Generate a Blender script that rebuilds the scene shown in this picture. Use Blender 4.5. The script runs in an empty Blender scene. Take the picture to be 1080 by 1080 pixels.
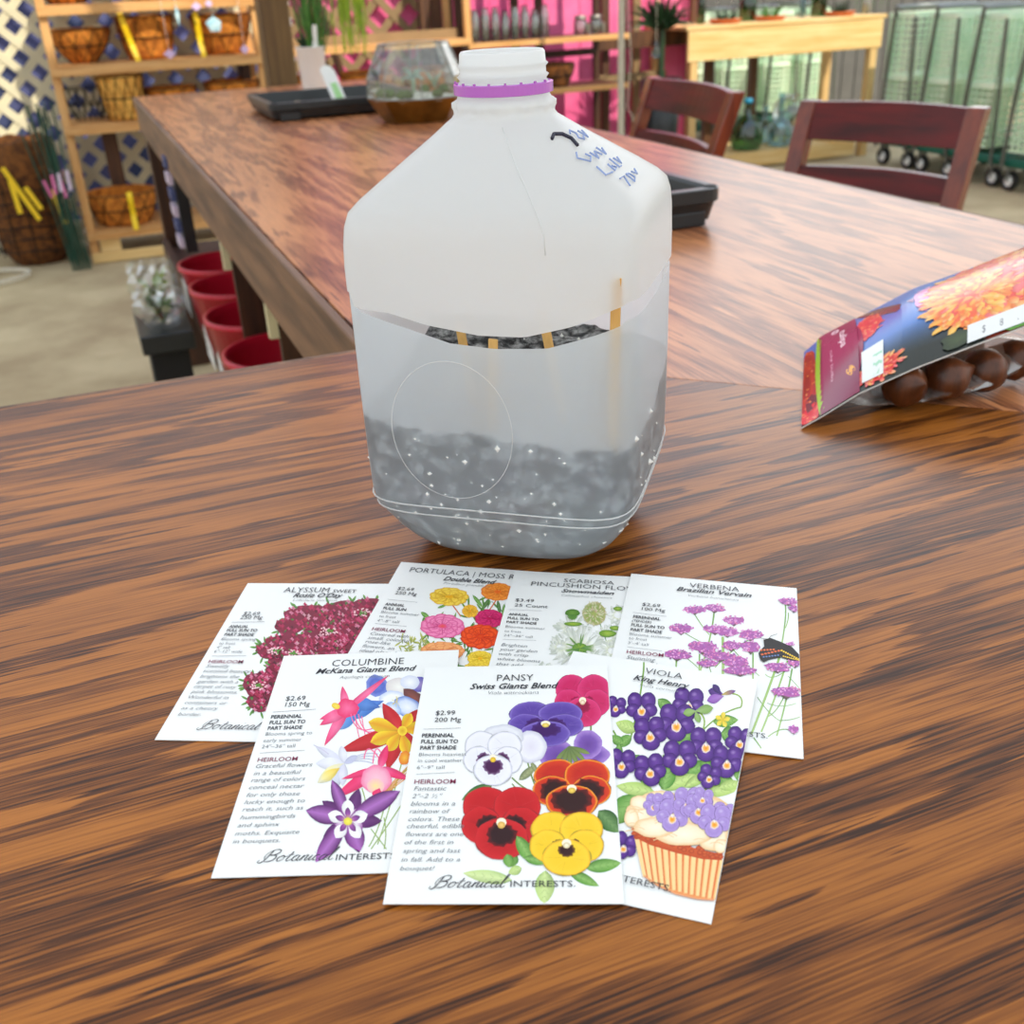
import bpy, math, random
from mathutils import Vector, Matrix, noise
random.seed(7)
PI = math.pi
COL = bpy.context.scene.collection
TZ = 0.91                                   # table top height
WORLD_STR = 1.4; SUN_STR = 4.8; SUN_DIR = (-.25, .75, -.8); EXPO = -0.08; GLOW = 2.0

# ------------------------------------------------------------------ camera frame (metres; X along near table edge, Y along far table)
CAM = Vector((-0.1999, -0.8505, 1.1864))
F_PX = 1088.65
R_ = Vector((0.92698, -0.37258, -0.04361)); U_ = Vector((0.20570, 0.40765, 0.88967)); B_ = Vector((-0.31369, -0.83367, 0.45452))
YAW = math.radians(20.62); CY_, SY_ = math.cos(YAW), math.sin(YAW)
def E(x, y):                                 # survey frame -> table frame
    x += 0.112; y -= 0.866
    return (x*CY_ + y*SY_, -x*SY_ + y*CY_)
def ray(px, py):
    return (R_*((px-540)/F_PX) - U_*((py-540)/F_PX) - B_)
def onz(px, py, z):
    d = ray(px, py); return CAM + d*((z-CAM.z)/d.z)
def ony(px, py, y):
    d = ray(px, py); return CAM + d*((y-CAM.y)/d.y)
def onx(px, py, x):
    d = ray(px, py); return CAM + d*((x-CAM.x)/d.x)

# ------------------------------------------------------------------ colours / materials
def lin(c):
    return tuple(((v/255)/12.92 if v/255 <= .04045 else ((v/255+.055)/1.055)**2.4) for v in c)
def s4(*c): return lin(c)+(1,)
class NT:
    def __init__(s, mt):
        mt.use_nodes = True; s.t = mt.node_tree; s.t.nodes.clear()
        s.out = s.t.nodes.new('ShaderNodeOutputMaterial')
    def n(s, typ, inp=None, **kw):
        nd = s.t.nodes.new(typ)
        for k, v in kw.items(): setattr(nd, k, v)
        if inp:
            for k, v in inp.items():
                if hasattr(v, 'is_linked'): s.t.links.new(v, nd.inputs[k])
                else: nd.inputs[k].default_value = v
        return nd
    def link(s, a, b): s.t.links.new(a, b)
def mat(name, col, rough=.5, metal=0, var=.0, scale=20, bump=0, spec=.5, coat=0, col2=None, alpha=1, stretch=None):
    m = bpy.data.materials.new(name); N = NT(m)
    P = N.n('ShaderNodeBsdfPrincipled', {'Roughness': rough, 'Metallic': metal, 'Specular IOR Level': spec, 'Coat Weight': coat, 'Alpha': alpha})
    c1 = s4(*col); c2 = s4(*col2) if col2 else tuple(x*(1-var) for x in c1[:3])+(1,)
    if var or col2 or bump:
        tc = N.n('ShaderNodeTexCoord'); mp = N.n('ShaderNodeMapping', {'Vector': tc.outputs['Object'], 'Scale': stretch or (1, 1, 1)})
        nz = N.n('ShaderNodeTexNoise', {'Vector': mp.outputs[0], 'Scale': scale, 'Detail': 5, 'Roughness': .6})
        cr = N.n('ShaderNodeValToRGB', {'Fac': nz.outputs['Fac']}); cr.color_ramp.elements[0].position = .35; cr.color_ramp.elements[1].position = .65
        cr.color_ramp.elements[0].color = c2; cr.color_ramp.elements[1].color = c1
        N.link(cr.outputs[0], P.inputs['Base Color'])
        if bump:
            b = N.n('ShaderNodeBump', {'Height': nz.outputs['Fac'], 'Strength': bump, 'Distance': .004}); N.link(b.outputs[0], P.inputs['Normal'])
    else: P.inputs['Base Color'].default_value = c1
    N.link(P.outputs[0], N.out.inputs[0]); return m
def glass(name, col=(235, 245, 240), t=.75, rough=.05):
    m = bpy.data.materials.new(name); N = NT(m)
    tr = N.n('ShaderNodeBsdfTransparent', {'Color': s4(*col)}); gl = N.n('ShaderNodeBsdfGlossy', {'Color': (1, 1, 1, 1), 'Roughness': rough})
    lw = N.n('ShaderNodeLayerWeight', {'Blend': .35})
    mr = N.n('ShaderNodeMapRange', {'Value': lw.outputs['Fresnel'], 'To Min': 1-t-.15 if t < .8 else .06, 'To Max': .8})
    mx = N.n('ShaderNodeMixShader', {'Fac': mr.outputs[0]}); N.link(tr.outputs[0], mx.inputs[1]); N.link(gl.outputs[0], mx.inputs[2])
    N.link(mx.outputs[0], N.out.inputs[0]); return m
def wood_table(name, axis, light, mid, dark, freq=1.0, pale=False):
    """stained oak veneer: contour lines of a stretched noise (cathedral figure) plus fine open pores"""
    m = bpy.data.materials.new(name); N = NT(m)
    tc = N.n('ShaderNodeTexCoord')
    def mp(a, c, off=0):                       # a along grain, c across
        sc = (a, c, 1) if axis == 0 else (c, a, 1)
        return N.n('ShaderNodeMapping', {'Vector': tc.outputs['Object'], 'Scale': sc, 'Location': (off, off*.7, 0)}).outputs[0]
    n1 = N.n('ShaderNodeTexNoise', {'Vector': mp(1.15*freq, 11*freq, 3.1), 'Scale': 1.0, 'Detail': 3.5, 'Roughness': .55, 'Distortion': .5}).outputs['Fac']
    k = N.n('ShaderNodeMath', {0: n1, 1: 8.0}, operation='MULTIPLY').outputs[0]
    n2 = N.n('ShaderNodeTexNoise', {'Vector': mp(6, 120, 1.7), 'Scale': 1.0, 'Detail': 4, 'Roughness': .65}).outputs['Fac']
    k2 = N.n('ShaderNodeMath', {0: n2, 1: 1.5, 2: k}, operation='MULTIPLY_ADD').outputs[0]
    fr = N.n('ShaderNodeMath', {0: k2}, operation='FRACT').outputs[0]
    ring = N.n('ShaderNodeValToRGB', {'Fac': fr}); e = ring.color_ramp.elements; e[0].position = 0; e[0].color = (.05, .05, .05, 1); e[1].position = 1; e[1].color = (.05, .05, .05, 1)
    x = e.new(.38); x.color = (.25, .25, .25, 1); x = e.new(.72); x.color = (.95, .95, .95, 1); x = e.new(.93); x.color = (1, 1, 1, 1)
    n3 = N.n('ShaderNodeTexNoise', {'Vector': mp(15, 760, .3), 'Scale': 1.0, 'Detail': 3, 'Roughness': .6}).outputs['Fac']
    por = N.n('ShaderNodeMapRange', {'Value': n3, 'From Min': .42, 'From Max': .62}).outputs[0]
    n4 = N.n('ShaderNodeTexNoise', {'Vector': mp(2, 7, 9), 'Scale': 1.0, 'Detail': 3}).outputs['Fac']
    rp = N.n('ShaderNodeMath', {0: ring.outputs[0], 1: por}, operation='MULTIPLY').outputs[0]
    a = N.n('ShaderNodeMath', {0: ring.outputs[0], 1: .30}, operation='MULTIPLY').outputs[0]
    b = N.n('ShaderNodeMath', {0: rp, 1: .42, 2: a}, operation='MULTIPLY_ADD').outputs[0]
    c = N.n('ShaderNodeMath', {0: por, 1: .14, 2: b}, operation='MULTIPLY_ADD').outputs[0]
    d = N.n('ShaderNodeMath', {0: n4, 1: .55, 2: c}, operation='MULTIPLY_ADD').outputs[0]
    cr = N.n('ShaderNodeValToRGB', {'Fac': N.n('ShaderNodeMath', {0: d, 1: -.20}, operation='ADD').outputs[0]})
    e = cr.color_ramp.elements; e[0].position = .08; e[0].color = s4(*light); e[1].position = .82; e[1].color = s4(*dark)
    x = e.new(.42); x.color = s4(*mid)
    P = N.n('ShaderNodeBsdfPrincipled', {'Base Color': cr.outputs[0], 'Roughness': .3, 'Specular IOR Level': .3})
    bp = N.n('ShaderNodeBump', {'Height': c, 'Strength': -.3, 'Distance': .001}); N.link(bp.outputs[0], P.inputs['Normal'])
    N.link(P.outputs[0], N.out.inputs[0]); return m
def wood(name, c1, c2, axis=2, rough=.55, s=3.0):
    st = [14*s]*3; st[axis] = s
    return mat(name, c1, rough, col2=c2, scale=1, stretch=tuple(st), bump=.15)

# ------------------------------------------------------------------ mesh builder
class MB:
    def __init__(s): s.v = []; s.f = []
    def add(s, vs, fs, M=None):
        o = len(s.v); s.v += [tuple(M @ Vector(p)) if M else tuple(p) for p in vs]; s.f += [tuple(i+o for i in f) for f in fs]; return s
    def box(s, c, d, M=None, rz=0, bev=0):
        x, y, z = [k/2 for k in d]
        if bev:
            b = min(bev, x*.9, y*.9, z*.9); pts = []
            vs = []; 
            prof = [(-x+b, -y), (x-b, -y), (x, -y+b), (x, y-b), (x-b, y), (-x+b, y), (-x, y-b), (-x, -y+b)]
            ins = [(-x+b, -y+b), (x-b, -y+b), (x-b, -y+b), (x-b, y-b), (x-b, y-b), (-x+b, y-b), (-x+b, y-b), (-x+b, -y+b)]
            for zz, pr in ((-z, ins), (-z+b, prof), (z-b, prof), (z, ins)): vs += [(p[0], p[1], zz) for p in pr]
            fs = [tuple(range(7, -1, -1)), tuple(range(24, 32))]
            for k in range(3):
                for i in range(8): j = (i+1) % 8; fs.append((k*8+i, k*8+j, k*8+8+j, k*8+8+i))
        else:
            vs = [(sx*x, sy*y, sz*z) for sz in (-1, 1) for sy in (-1, 1) for sx in (-1, 1)]
            fs = [(0, 2, 3, 1), (4, 5, 7, 6), (0, 1, 5, 4), (2, 6, 7, 3), (0, 4, 6, 2), (1, 3, 7, 5)]
        T = Matrix.Translation(c) @ Matrix.Rotation(rz, 4, 'Z')
        return s.add(vs, fs, (M @ T) if M else T)
    def bar(s, a, b, w, h=None, up=(0, 0, 1)):          # rectangular bar from a to b
        a = Vector(a); b = Vector(b); h = h or w; d = (b-a); L = d.length; d.normalize()
        u = Vector(up); x = d.cross(u)
        if x.length < 1e-4: x = d.cross(Vector((1, 0, 0)))
        x.normalize(); y = x.cross(d)
        M = Matrix((x, d, y)).transposed().to_4x4(); M.translation = (a+b)/2
        return s.box((0, 0, 0), (w, L, h), M)
    def tube(s, pts, r, n=8, cap=True, closed=False):
        pts = [Vector(p) for p in pts]; m = len(pts); rs = r if isinstance(r, (list, tuple)) else [r]*m
        vs = []; nrm = None
        for i, p in enumerate(pts):
            if closed: t = pts[(i+1) % m]-pts[i-1]
            else: t = pts[min(i+1, m-1)]-pts[max(i-1, 0)]
            t.normalize()
            if nrm is None:
                nrm = t.cross(Vector((0, 0, 1)));
                if nrm.length < 1e-3: nrm = t.cross(Vector((1, 0, 0)))
            nrm = nrm - t*nrm.dot(t); nrm.normalize(); bi = t.cross(nrm)
            vs += [tuple(p+(nrm*math.cos(2*PI*k/n)+bi*math.sin(2*PI*k/n))*rs[i]) for k in range(n)]
        fs = []
        for i in range(m if closed else m-1):
            j = (i+1) % m
            for k in range(n): l = (k+1) % n; fs.append((i*n+k, i*n+l, j*n+l, j*n+k))
        if cap and not closed: fs += [tuple(range(n-1, -1, -1)), tuple(range((m-1)*n, m*n))]
        return s.add(vs, fs)
    def lathe(s, prof, c=(0, 0, 0), n=32, M=None, sx=1, sy=1, cap=False):
        vs = []
        for r, z in prof: vs += [(c[0]+r*sx*math.cos(2*PI*k/n), c[1]+r*sy*math.sin(2*PI*k/n), c[2]+z) for k in range(n)]
        fs = []
        for i in range(len(prof)-1):
            for k in range(n): l = (k+1) % n; fs.append((i*n+k, i*n+l, (i+1)*n+l, (i+1)*n+k))
        if cap: fs += [tuple(range(n-1, -1, -1)), tuple(range((len(prof)-1)*n, len(prof)*n))]
        return s.add(vs, fs, M)
    def grid(s, nu, nv, fn, closed_u=False):
        vs = [tuple(fn(i, j)) for j in range(nv) for i in range(nu)]; fs = []
        for j in range(nv-1):
            for i in range(nu if closed_u else nu-1):
                k = (i+1) % nu; fs.append((j*nu+i, j*nu+k, (j+1)*nu+k, (j+1)*nu+i))
        return s.add(vs, fs)
    def blade(s, base, tip, w, bend=(0, 0, 0), n=5):
        base = Vector(base); tip = Vector(tip); bd = Vector(bend); d = tip-base
        side = d.cross(Vector((random.uniform(-1, 1), random.uniform(-1, 1), .3)));
        if side.length < 1e-6: side = Vector((1, 0, 0))
        side.normalize(); vs = []
        for i in range(n):
            t = i/(n-1); p = base+d*t+bd*(4*t*(1-t)); ww = w*(1-t)**.6*(.6+.8*t if t < .5 else 1)
            vs += [tuple(p-side*ww/2), tuple(p+side*ww/2)]
        return s.add(vs, [(2*i, 2*i+1, 2*i+3, 2*i+2) for i in range(n-1)])
    def build(s, name, m, parent=None, loc=None, rz=0, smooth=False, bevel=0, solid=0, sub=0):
        me = bpy.data.meshes.new(name); me.from_pydata(s.v, [], s.f); me.update()
        o = bpy.data.objects.new(name, me); COL.objects.link(o)
        for q in (m if isinstance(m, (list, tuple)) else [m]): me.materials.append(q)
        if loc is not None: o.location = loc
        o.rotation_euler.z = rz
        if parent: o.parent = parent
        if smooth:
            for p in me.polygons: p.use_smooth = True
        if solid: q = o.modifiers.new('Solidify', 'SOLIDIFY'); q.thickness = solid; q.offset = 0
        if bevel: q = o.modifiers.new('Bevel', 'BEVEL'); q.width = bevel; q.segments = 2; q.limit_method = 'ANGLE'
        if sub: q = o.modifiers.new('Subdivision', 'SUBSURF'); q.levels = sub; q.render_levels = sub
        return o
def tag(o, label=None, cat=None, group=None, kind=None):
    if label: o['label'] = label
    if cat: o['category'] = cat
    if group: o['group'] = group
    if kind: o['kind'] = kind
    return o
def empty(name, loc, rz=0, label=None, cat=None, group=None):
    o = bpy.data.objects.new(name, None); COL.objects.link(o); o.location = loc; o.rotation_euler.z = rz; o.empty_display_size = .05
    return tag(o, label, cat, group)
def copy_tree(o, parent=None):
    kids = list(o.children); c = o.copy(); COL.objects.link(c); c.parent = parent
    for ch in kids: copy_tree(ch, c)
    return c
def V3(a, z): return (a[0], a[1], z)

# ------------------------------------------------------------------ materials
M = {}
M['near'] = wood_table('stained_oak_near', 0, (178, 108, 40), (120, 66, 21), (54, 25, 6))
M['far'] = wood_table('stained_oak_far', 1, (208, 140, 92), (156, 96, 62), (96, 54, 36), .8)
M['edge'] = wood('oak_edge', (136, 98, 70), (88, 60, 42), 1)
M['darkwood'] = wood('dark_brown_wood', (84, 48, 24), (48, 26, 14), 2)
M['post'] = wood('weathered_post', (122, 92, 52), (92, 66, 38), 2)
M['pine'] = wood('pine_board', (222, 172, 110), (192, 134, 72), 0)
M['pine_v'] = wood('pine_upright', (222, 172, 110), (192, 134, 72), 2)
M['palepine'] = wood('pale_pine', (232, 200, 140), (214, 170, 100), 0)
M['palepine_v'] = wood('pale_pine_leg', (226, 192, 132), (190, 146, 86), 2)
M['brownboard'] = wood('brown_board', (110, 72, 44), (66, 40, 26), 2)
M['concrete'] = mat('concrete', (196, 176, 136), .85, col2=(164, 142, 106), scale=2.2, bump=.1)
M['lattice'] = mat('cream_lattice', (222, 212, 178), .6, var=.12, scale=8)
M['tanlattice'] = mat('tan_lattice', (150, 122, 84), .7, var=.2, scale=8)
M['pink'] = mat('pink_paint', (250, 122, 172), .6, col2=(238, 90, 148), scale=4)
M['grey'] = mat('grey_panel', (96, 94, 90), .6, var=.15, scale=10)
M['slate'] = mat('slate_blue_panel', (98, 100, 150), .7, col2=(60, 72, 110), scale=3)
M['cream'] = mat('cream_paint', (232, 222, 178), .5, var=.1, scale=60)
M['red'] = mat('red_plastic', (196, 24, 50), .32, var=.1, scale=5)
M['black'] = mat('black_plastic', (38, 42, 44), .35, var=.2, scale=30)
M['blackmatte'] = mat('black_matte', (16, 16, 18), .7)
M['white'] = mat('white_plastic', (240, 240, 236), .35)
M['card'] = mat('white_card', (236, 236, 232), .6)
M['coir'] = mat('coir_fibre', (224, 142, 50), .95, col2=(160, 86, 22), scale=34, bump=.8)
M['coirpale'] = mat('pale_coir_fibre', (244, 186, 90), .95, col2=(196, 130, 50), scale=34, bump=.8)
M['coirdark'] = mat('dark_coir_fibre', (128, 76, 26), .95, col2=(66, 36, 12), scale=30, bump=.8)
M['wire'] = mat('dark_wire', (30, 28, 24), .5, .6)
M['yellow'] = mat('yellow_strap', (246, 204, 20), .45)
M['stake'] = mat('green_coated_stake', (20, 66, 50), .4)
M['label'] = mat('lavender_label', (214, 196, 216), .5)
M['pinklabel'] = mat('pink_label', (214, 110, 160), .5)
M['brass'] = mat('aged_brass', (152, 112, 46), .4, .75, col2=(112, 80, 30), scale=14)
M['glass'] = glass('clear_glass', (238, 244, 240))
M['glassgreen'] = glass('green_glass', (120, 176, 130), .8)
M['glassblue'] = glass('blue_tint_glass', (190, 216, 220), .8)
M['leaf'] = mat('green_leaf', (86, 140, 48), .5, col2=(48, 96, 34), scale=40)
M['lime'] = mat('lime_leaf', (172, 196, 40), .5, col2=(112, 150, 30), scale=30)
M['darkleaf'] = mat('dark_leaf', (40, 70, 34), .5, col2=(20, 40, 22), scale=30)
M['silver'] = mat('silver_green_leaf', (176, 196, 170), .6, col2=(120, 150, 122), scale=60)
M['pebble'] = mat('white_pebbles', (232, 228, 218), .7, col2=(150, 150, 140), scale=80, bump=.6)
M['moss'] = mat('moss', (96, 128, 60), .9, col2=(52, 80, 36), scale=90, bump=.8)
M['terracotta'] = mat('terracotta', (206, 116, 70), .75, var=.15, scale=20)
M['mahogany'] = mat('mahogany_stain', (108, 16, 12), .34, spec=.32, col2=(62, 10, 8), scale=4, stretch=(1, 1, 8))
M['mahogany_lit'] = mat('sunlit_mahogany', (138, 52, 16), .3, col2=(96, 30, 10), scale=5, stretch=(8, 8, 1), coat=.4)  # mahogany of the stiles, with the warm light on them put into the colour
M['steel'] = mat('grey_steel', (150, 152, 148), .35, .8)
M['carttube'] = mat('cart_tube', (104, 106, 98), .45, .5)
M['cartgreen'] = mat('green_cart_plastic', (240, 252, 222), .4, col2=(196, 232, 196), scale=6)
M['cartdark'] = mat('dark_green_plastic', (20, 96, 78), .4)
M['rubber'] = mat('black_rubber', (26, 26, 26), .6)
M['rope'] = mat('cotton_rope', (216, 206, 184), .9, var=.2, scale=90)
M['bluecap'] = mat('blue_cap', (40, 150, 190), .4)
M['metal'] = mat('zinc_lid', (176, 170, 160), .3, .9)
M['ink'] = mat('dark_ink', (40, 40, 60), .6)
M['inkblue'] = mat('faded_blue_ink', (150, 168, 214), .6)
M['stone'] = mat('beige_stone', (206, 182, 140), .6, var=.2, scale=60)

# ------------------------------------------------------------------ SETTING
m = MB(); m.grid(2, 2, lambda i, j: (-9+22*i, -6+20*j, 0)); tag(m.build('floor', M['concrete']), kind='structure')
def roofmat():
    m = bpy.data.materials.new('translucent_roof_sheet'); N = NT(m); d = N.n('ShaderNodeBsdfDiffuse', {'Color': (.8, .8, .78, 1)}); t = N.n('ShaderNodeBsdfTranslucent', {'Color': (.62, .655, .68, 1)})
    a = N.n('ShaderNodeMixShader', {'Fac': .75}); N.link(d.outputs[0], a.inputs[1]); N.link(t.outputs[0], a.inputs[2]); N.link(a.outputs[0], N.out.inputs[0]); return m
M['roof'] = roofmat()
m = MB(); m.grid(2, 2, lambda i, j: (-5+14*i, -5.9+8.7*j, 3.25)); tag(m.build('ceiling', M['roof']), kind='structure')  # unseen roof sheet, shaped to soften the sun over the table and leave the back sunlit
def lattice_mb(x0, x1, z0, z1, y, sp, w, t=.008, clipz=0):
    m = MB()
    for sgn in (1, -1):
        k = x0-(z1-z0)
        while k < x1+(z1-z0):
            # line x = k + sgn*(z-z0) (sgn -1 : start from right)
            zs = []
            for q in (0, 1):
                pass
            a = (k, z0); b = (k+(z1-z0), z1)
            if sgn < 0: a = (k+(z1-z0), z0); b = (k, z1)
            pa = list(a); pb = list(b)
            def clip(p, o):
                if p[0] < x0: f = (x0-p[0])/(o[0]-p[0]); return [x0, p[1]+(o[1]-p[1])*f]
                if p[0] > x1: f = (x1-p[0])/(o[0]-p[0]); return [x1, p[1]+(o[1]-p[1])*f]
                return p
            if max(pa[0], pb[0]) > x0+.01 and min(pa[0], pb[0]) < x1-.01:
                pa, pb = clip(pa, pb), clip(pb, pa)
                if math.hypot(pa[0]-pb[0], pa[1]-pb[1]) > .02:
                    m.bar((pa[0], y+sgn*t/2, pa[1]), (pb[0], y+sgn*t/2, pb[1]), t, w, up=(-(pb[1]-pa[1]), 0, pb[0]-pa[0]))
            k += sp*1.414
    return m
lm = lattice_mb(-2.2, .95, .02, 2.2, 5.45, .105, .042)
o = lm.build('lattice_panel', M['lattice']); tag(o, 'cream lattice panel behind the basket shelf', 'lattice')
m = MB(); m.box((-1.0, 6.3, 1.5), (4.2, .06, 3.0)); tag(m.build('wall_left', M['slate']), kind='structure')
m = MB()
for i in range(22): m.box((1.17+i*.125, 5.93, 1.5), (.121, .03, 3.0))
tag(m.build('wall_back', M['pink']), kind='structure')
lm = lattice_mb(.85, 2.0, .01, 1.9, 5.86, .135, .045); tag(lm.build('lattice_panel', M['tanlattice']), 'tan lattice panel against the pink wall', 'lattice')
m = MB()
p = ony(292, 50, 3.35); m.box((p.x, 3.35, 1.6), (.105, .105, 3.2)); tag(m.build('wooden_post', M['post'], bevel=.004), 'square weathered brown post behind the far end of the table', 'post')

# ------------------------------------------------------------------ WORK TABLE (L-shaped, mitred)
L_FAR = 3.02; W_ = .80; XL = -3.0
tb = empty('work_table', (0, 0, 0), 0, 'long L-shaped stained wooden work table with mitred corner and shelf below', 'table')
def slab(poly, z0, z1):
    n = len(poly); vs = [(x, y, z0) for x, y in poly]+[(x, y, z1) for x, y in poly]
    fs = [tuple(range(n-1, -1, -1)), tuple(range(n, 2*n))]+[(i, (i+1) % n, n+(i+1) % n, n+i) for i in range(n)]
    return MB().add(vs, fs)
slab([(XL, -W_), (W_-.0002, -W_), (-.0002, 0), (XL, 0)], TZ-.019, TZ).build('tabletop', M['near'], tb, bevel=.0005)
slab([(.0002, 0), (W_, -W_+.0002), (W_, L_FAR), (0, L_FAR)], TZ-.019, TZ).build('tabletop', M['far'], tb, bevel=.0005)
m = MB()       # moulded edge band all round
for a, b, w in (((XL, .006), (-.008, .006), 0), ((-.006, 0), (-.006, L_FAR), 0), ((W_+.006, -W_), (W_+.006, L_FAR), 0), ((0, L_FAR+.006), (W_, L_FAR+.006), 0), ((XL, -W_-.006), (W_, -W_-.006), 0)):
    m.bar((a[0], a[1], TZ-.012), (b[0], b[1], TZ-.012), .010, .022)
    m.bar((a[0], a[1], TZ-.030), (b[0], b[1], TZ-.030), .006, .012)
m.build('edge_band', M['edge'], tb, bevel=.002)
m = MB()
for a, b in (((XL, -.012), (0, -.012)), ((.004, -.01), (.004, L_FAR)), ((W_-.012, -W_), (W_-.012, L_FAR)), ((0, L_FAR-.012), (W_, L_FAR-.012)), ((XL, -W_+.012), (W_, -W_+.012))):
    m.bar((a[0], a[1], TZ-.072), (b[0], b[1], TZ-.072), .02, .075)
m.build('apron', M['edge'], tb)
for x, y in ((.04, L_FAR-.05), (W_-.05, L_FAR-.05), (W_-.05, 1.3), (.05, -.05), (W_-.05, -W_+.05), (-1.6, -.05), (-1.6, -W_+.05), (-2.9, -.05), (-2.9, -W_+.05)):
    MB().box((x, y, (TZ-.02)/2), (.075, .075, TZ-.02)).build('leg', M['darkwood'], tb, bevel=.003)
m = MB(); m.box((.36, 1.5, .425), (.70, 2.9, .02)); m.build('lower_shelf', M['darkwood'], tb)
m = MB(); m.bar((0.0, .05, .435), (0.0, 2.95, .435), .02, .05); m.build('shelf_rail', M['darkwood'], tb)
m = MB(); m.box((.62, 1.5, .64), (.012, 2.9, .40)); m.build('back_panel', M['darkwood'], tb)
for y in (.70, 1.19):
    m = MB(); m.box((.012, y, .80), (.014, .016, .15)); m.build('cream_edge_strip', M['cream'], tb)['label'] = 'cream painted strip'
    m = MB(); m.box((.30, y+.012, .80), (.52, .01, .12)); m.build('divider', M['grey'], tb)['label'] = 'grey divider panel'
    m = MB(); m.box((.30, y, .59), (.56, .018, .30)); m.build('divider', M['darkwood'], tb)

# ------------------------------------------------------------------ things under / beside the table
def bucket(y, x=.075, tilt=0):
    t = empty('red_bucket', (x, y, .436))
    m = MB(); m.lathe([(.0, .004), (.082, .004), (.086, 0), (.110, .155), (.117, .156), (.117, .168), (.109, .168), (.106, .15), (.082, .01), (0, .01)], n=36); m.build('bucket_body', M['red'], t, smooth=True)
    return t
bl = ['farthest of the red plastic buckets on the shelf under the table', 'red plastic bucket, second from the far end of the row under the table',
      'red plastic bucket with grey scraps inside, middle of the row under the table', 'red plastic bucket nearest the table corner, partly hidden by the near table']
b0 = None
for i, y in enumerate((1.83, 1.58, 1.31, 1.03)):
    if b0 is None: b0 = bucket(y); o = b0
    else: o = copy_tree(b0); o.location = (.075, y, .436)
    tag(o, bl[i], 'bucket', 'red buckets on the shelf under the table')
m = MB(); m.lathe([(0, .0), (.06, .01), (.075, .03), (.04, .05), (0, .055)], n=14); o = m.build('scrap_pile', M['grey'], None, (.075, 1.31, .47), smooth=True); tag(o, 'grey scraps lying inside the middle red bucket', 'scraps', kind='stuff')
for i, (y, w, lb) in enumerate(((2.15, .12, 'white price card on the shelf rail beyond the farthest red bucket'), (1.66, .13, 'white price card on the shelf rail below the second red bucket'), (1.40, .14, 'large white price card on the shelf rail below the middle red bucket'))):
    t = empty('price_card', (-.013, y, .445)); tag(t, lb, 'card', 'price cards on the shelf rail')
    MB().box((0, 0, 0), (.002, w, .085)).build('card_sheet', M['card'], t)
    m = MB()
    for k in range(3): m.box((-.0012, -.01+.005*k, .022-.018*k), (.0006, w*.6, .004))
    m.build('printed_text', M['ink'], t)
# packaged goods on the shelf corner (tubes/seed packs by the far leg)
t = empty('seed_rack', (.015, 2.06, .60), 0, 'narrow rack of dark seed tubes beside the table leg', 'rack')
MB().box((0, 0, .12), (.03, .10, .25)).build('rack_back', M['black'], t)
for k in range(6): MB().box((-.022, 0, .02+.04*k), (.012, .085, .026)).build('seed_tube', M['slate'] if k % 2 else M['label'], t)
t = empty('display_stand', (-.095, 2.06, 0), 0, 'black display stand holding plastic-wrapped plants beside the table', 'stand')
MB().box((0, 0, .185), (.10, .24, .37)).build('stand_body', M['blackmatte'], t, bevel=.005); MB().box((0, 0, .395), (.135, .32, .05)).build('tray', M['black'], t, bevel=.004)
def wrapped(loc, r, h, lb, lime):
    t = empty('wrapped_plant', loc); tag(t, lb, 'plant', 'plastic wrapped plants on the black stand')
    m = MB()
    for k in range(26):
        a = random.uniform(0, 2*PI); m.blade((0, 0, .01), (math.cos(a)*r*.7, math.sin(a)*r*.7, random.uniform(.4, .9)*h), .018, (0, 0, .02))
    m.build('leaves', M['lime'] if lime else M['leaf'], t)
    m = MB(); m.grid(20, 7, lambda i, j: ((r*(.55+.5*math.sin(j/6*PI*.8)))*(1+.18*math.sin(i*2.7+j))*math.cos(2*PI*i/20), (r*(.55+.5*math.sin(j/6*PI*.8)))*(1+.18*math.cos(i*3.1+j*2))*math.sin(2*PI*i/20), h*j/6), True)
    m.build('plastic_sleeve', M['wrap'], t, smooth=False)
def wrapmat():
    m = bpy.data.materials.new('clear_film'); N = NT(m)
    tr = N.n('ShaderNodeBsdfTransparent', {'Color': (1, 1, 1, 1)}); gl = N.n('ShaderNodeBsdfGlossy', {'Roughness': .16, 'Color': (.9, .9, .9, 1)}); df = N.n('ShaderNodeBsdfDiffuse', {'Color': (.8, .85, .85, 1)})
    a = N.n('ShaderNodeMixShader', {'Fac': .16}); N.link(gl.outputs[0], a.inputs[1]); N.link(df.outputs[0], a.inputs[2])
    b = N.n('ShaderNodeMixShader', {'Fac': .34}); N.link(tr.outputs[0], b.inputs[1]); N.link(a.outputs[0], b.inputs[2]); N.link(b.outputs[0], N.out.inputs[0]); return m
M['wrap'] = wrapmat()
wrapped((-.095, 1.98, .421), .062, .10, 'plastic wrapped green plant on the near side of the black stand', False)
wrapped((-.095, 2.13, .421), .06, .14, 'plastic wrapped lime green plant on the far side of the black stand', True)
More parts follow.
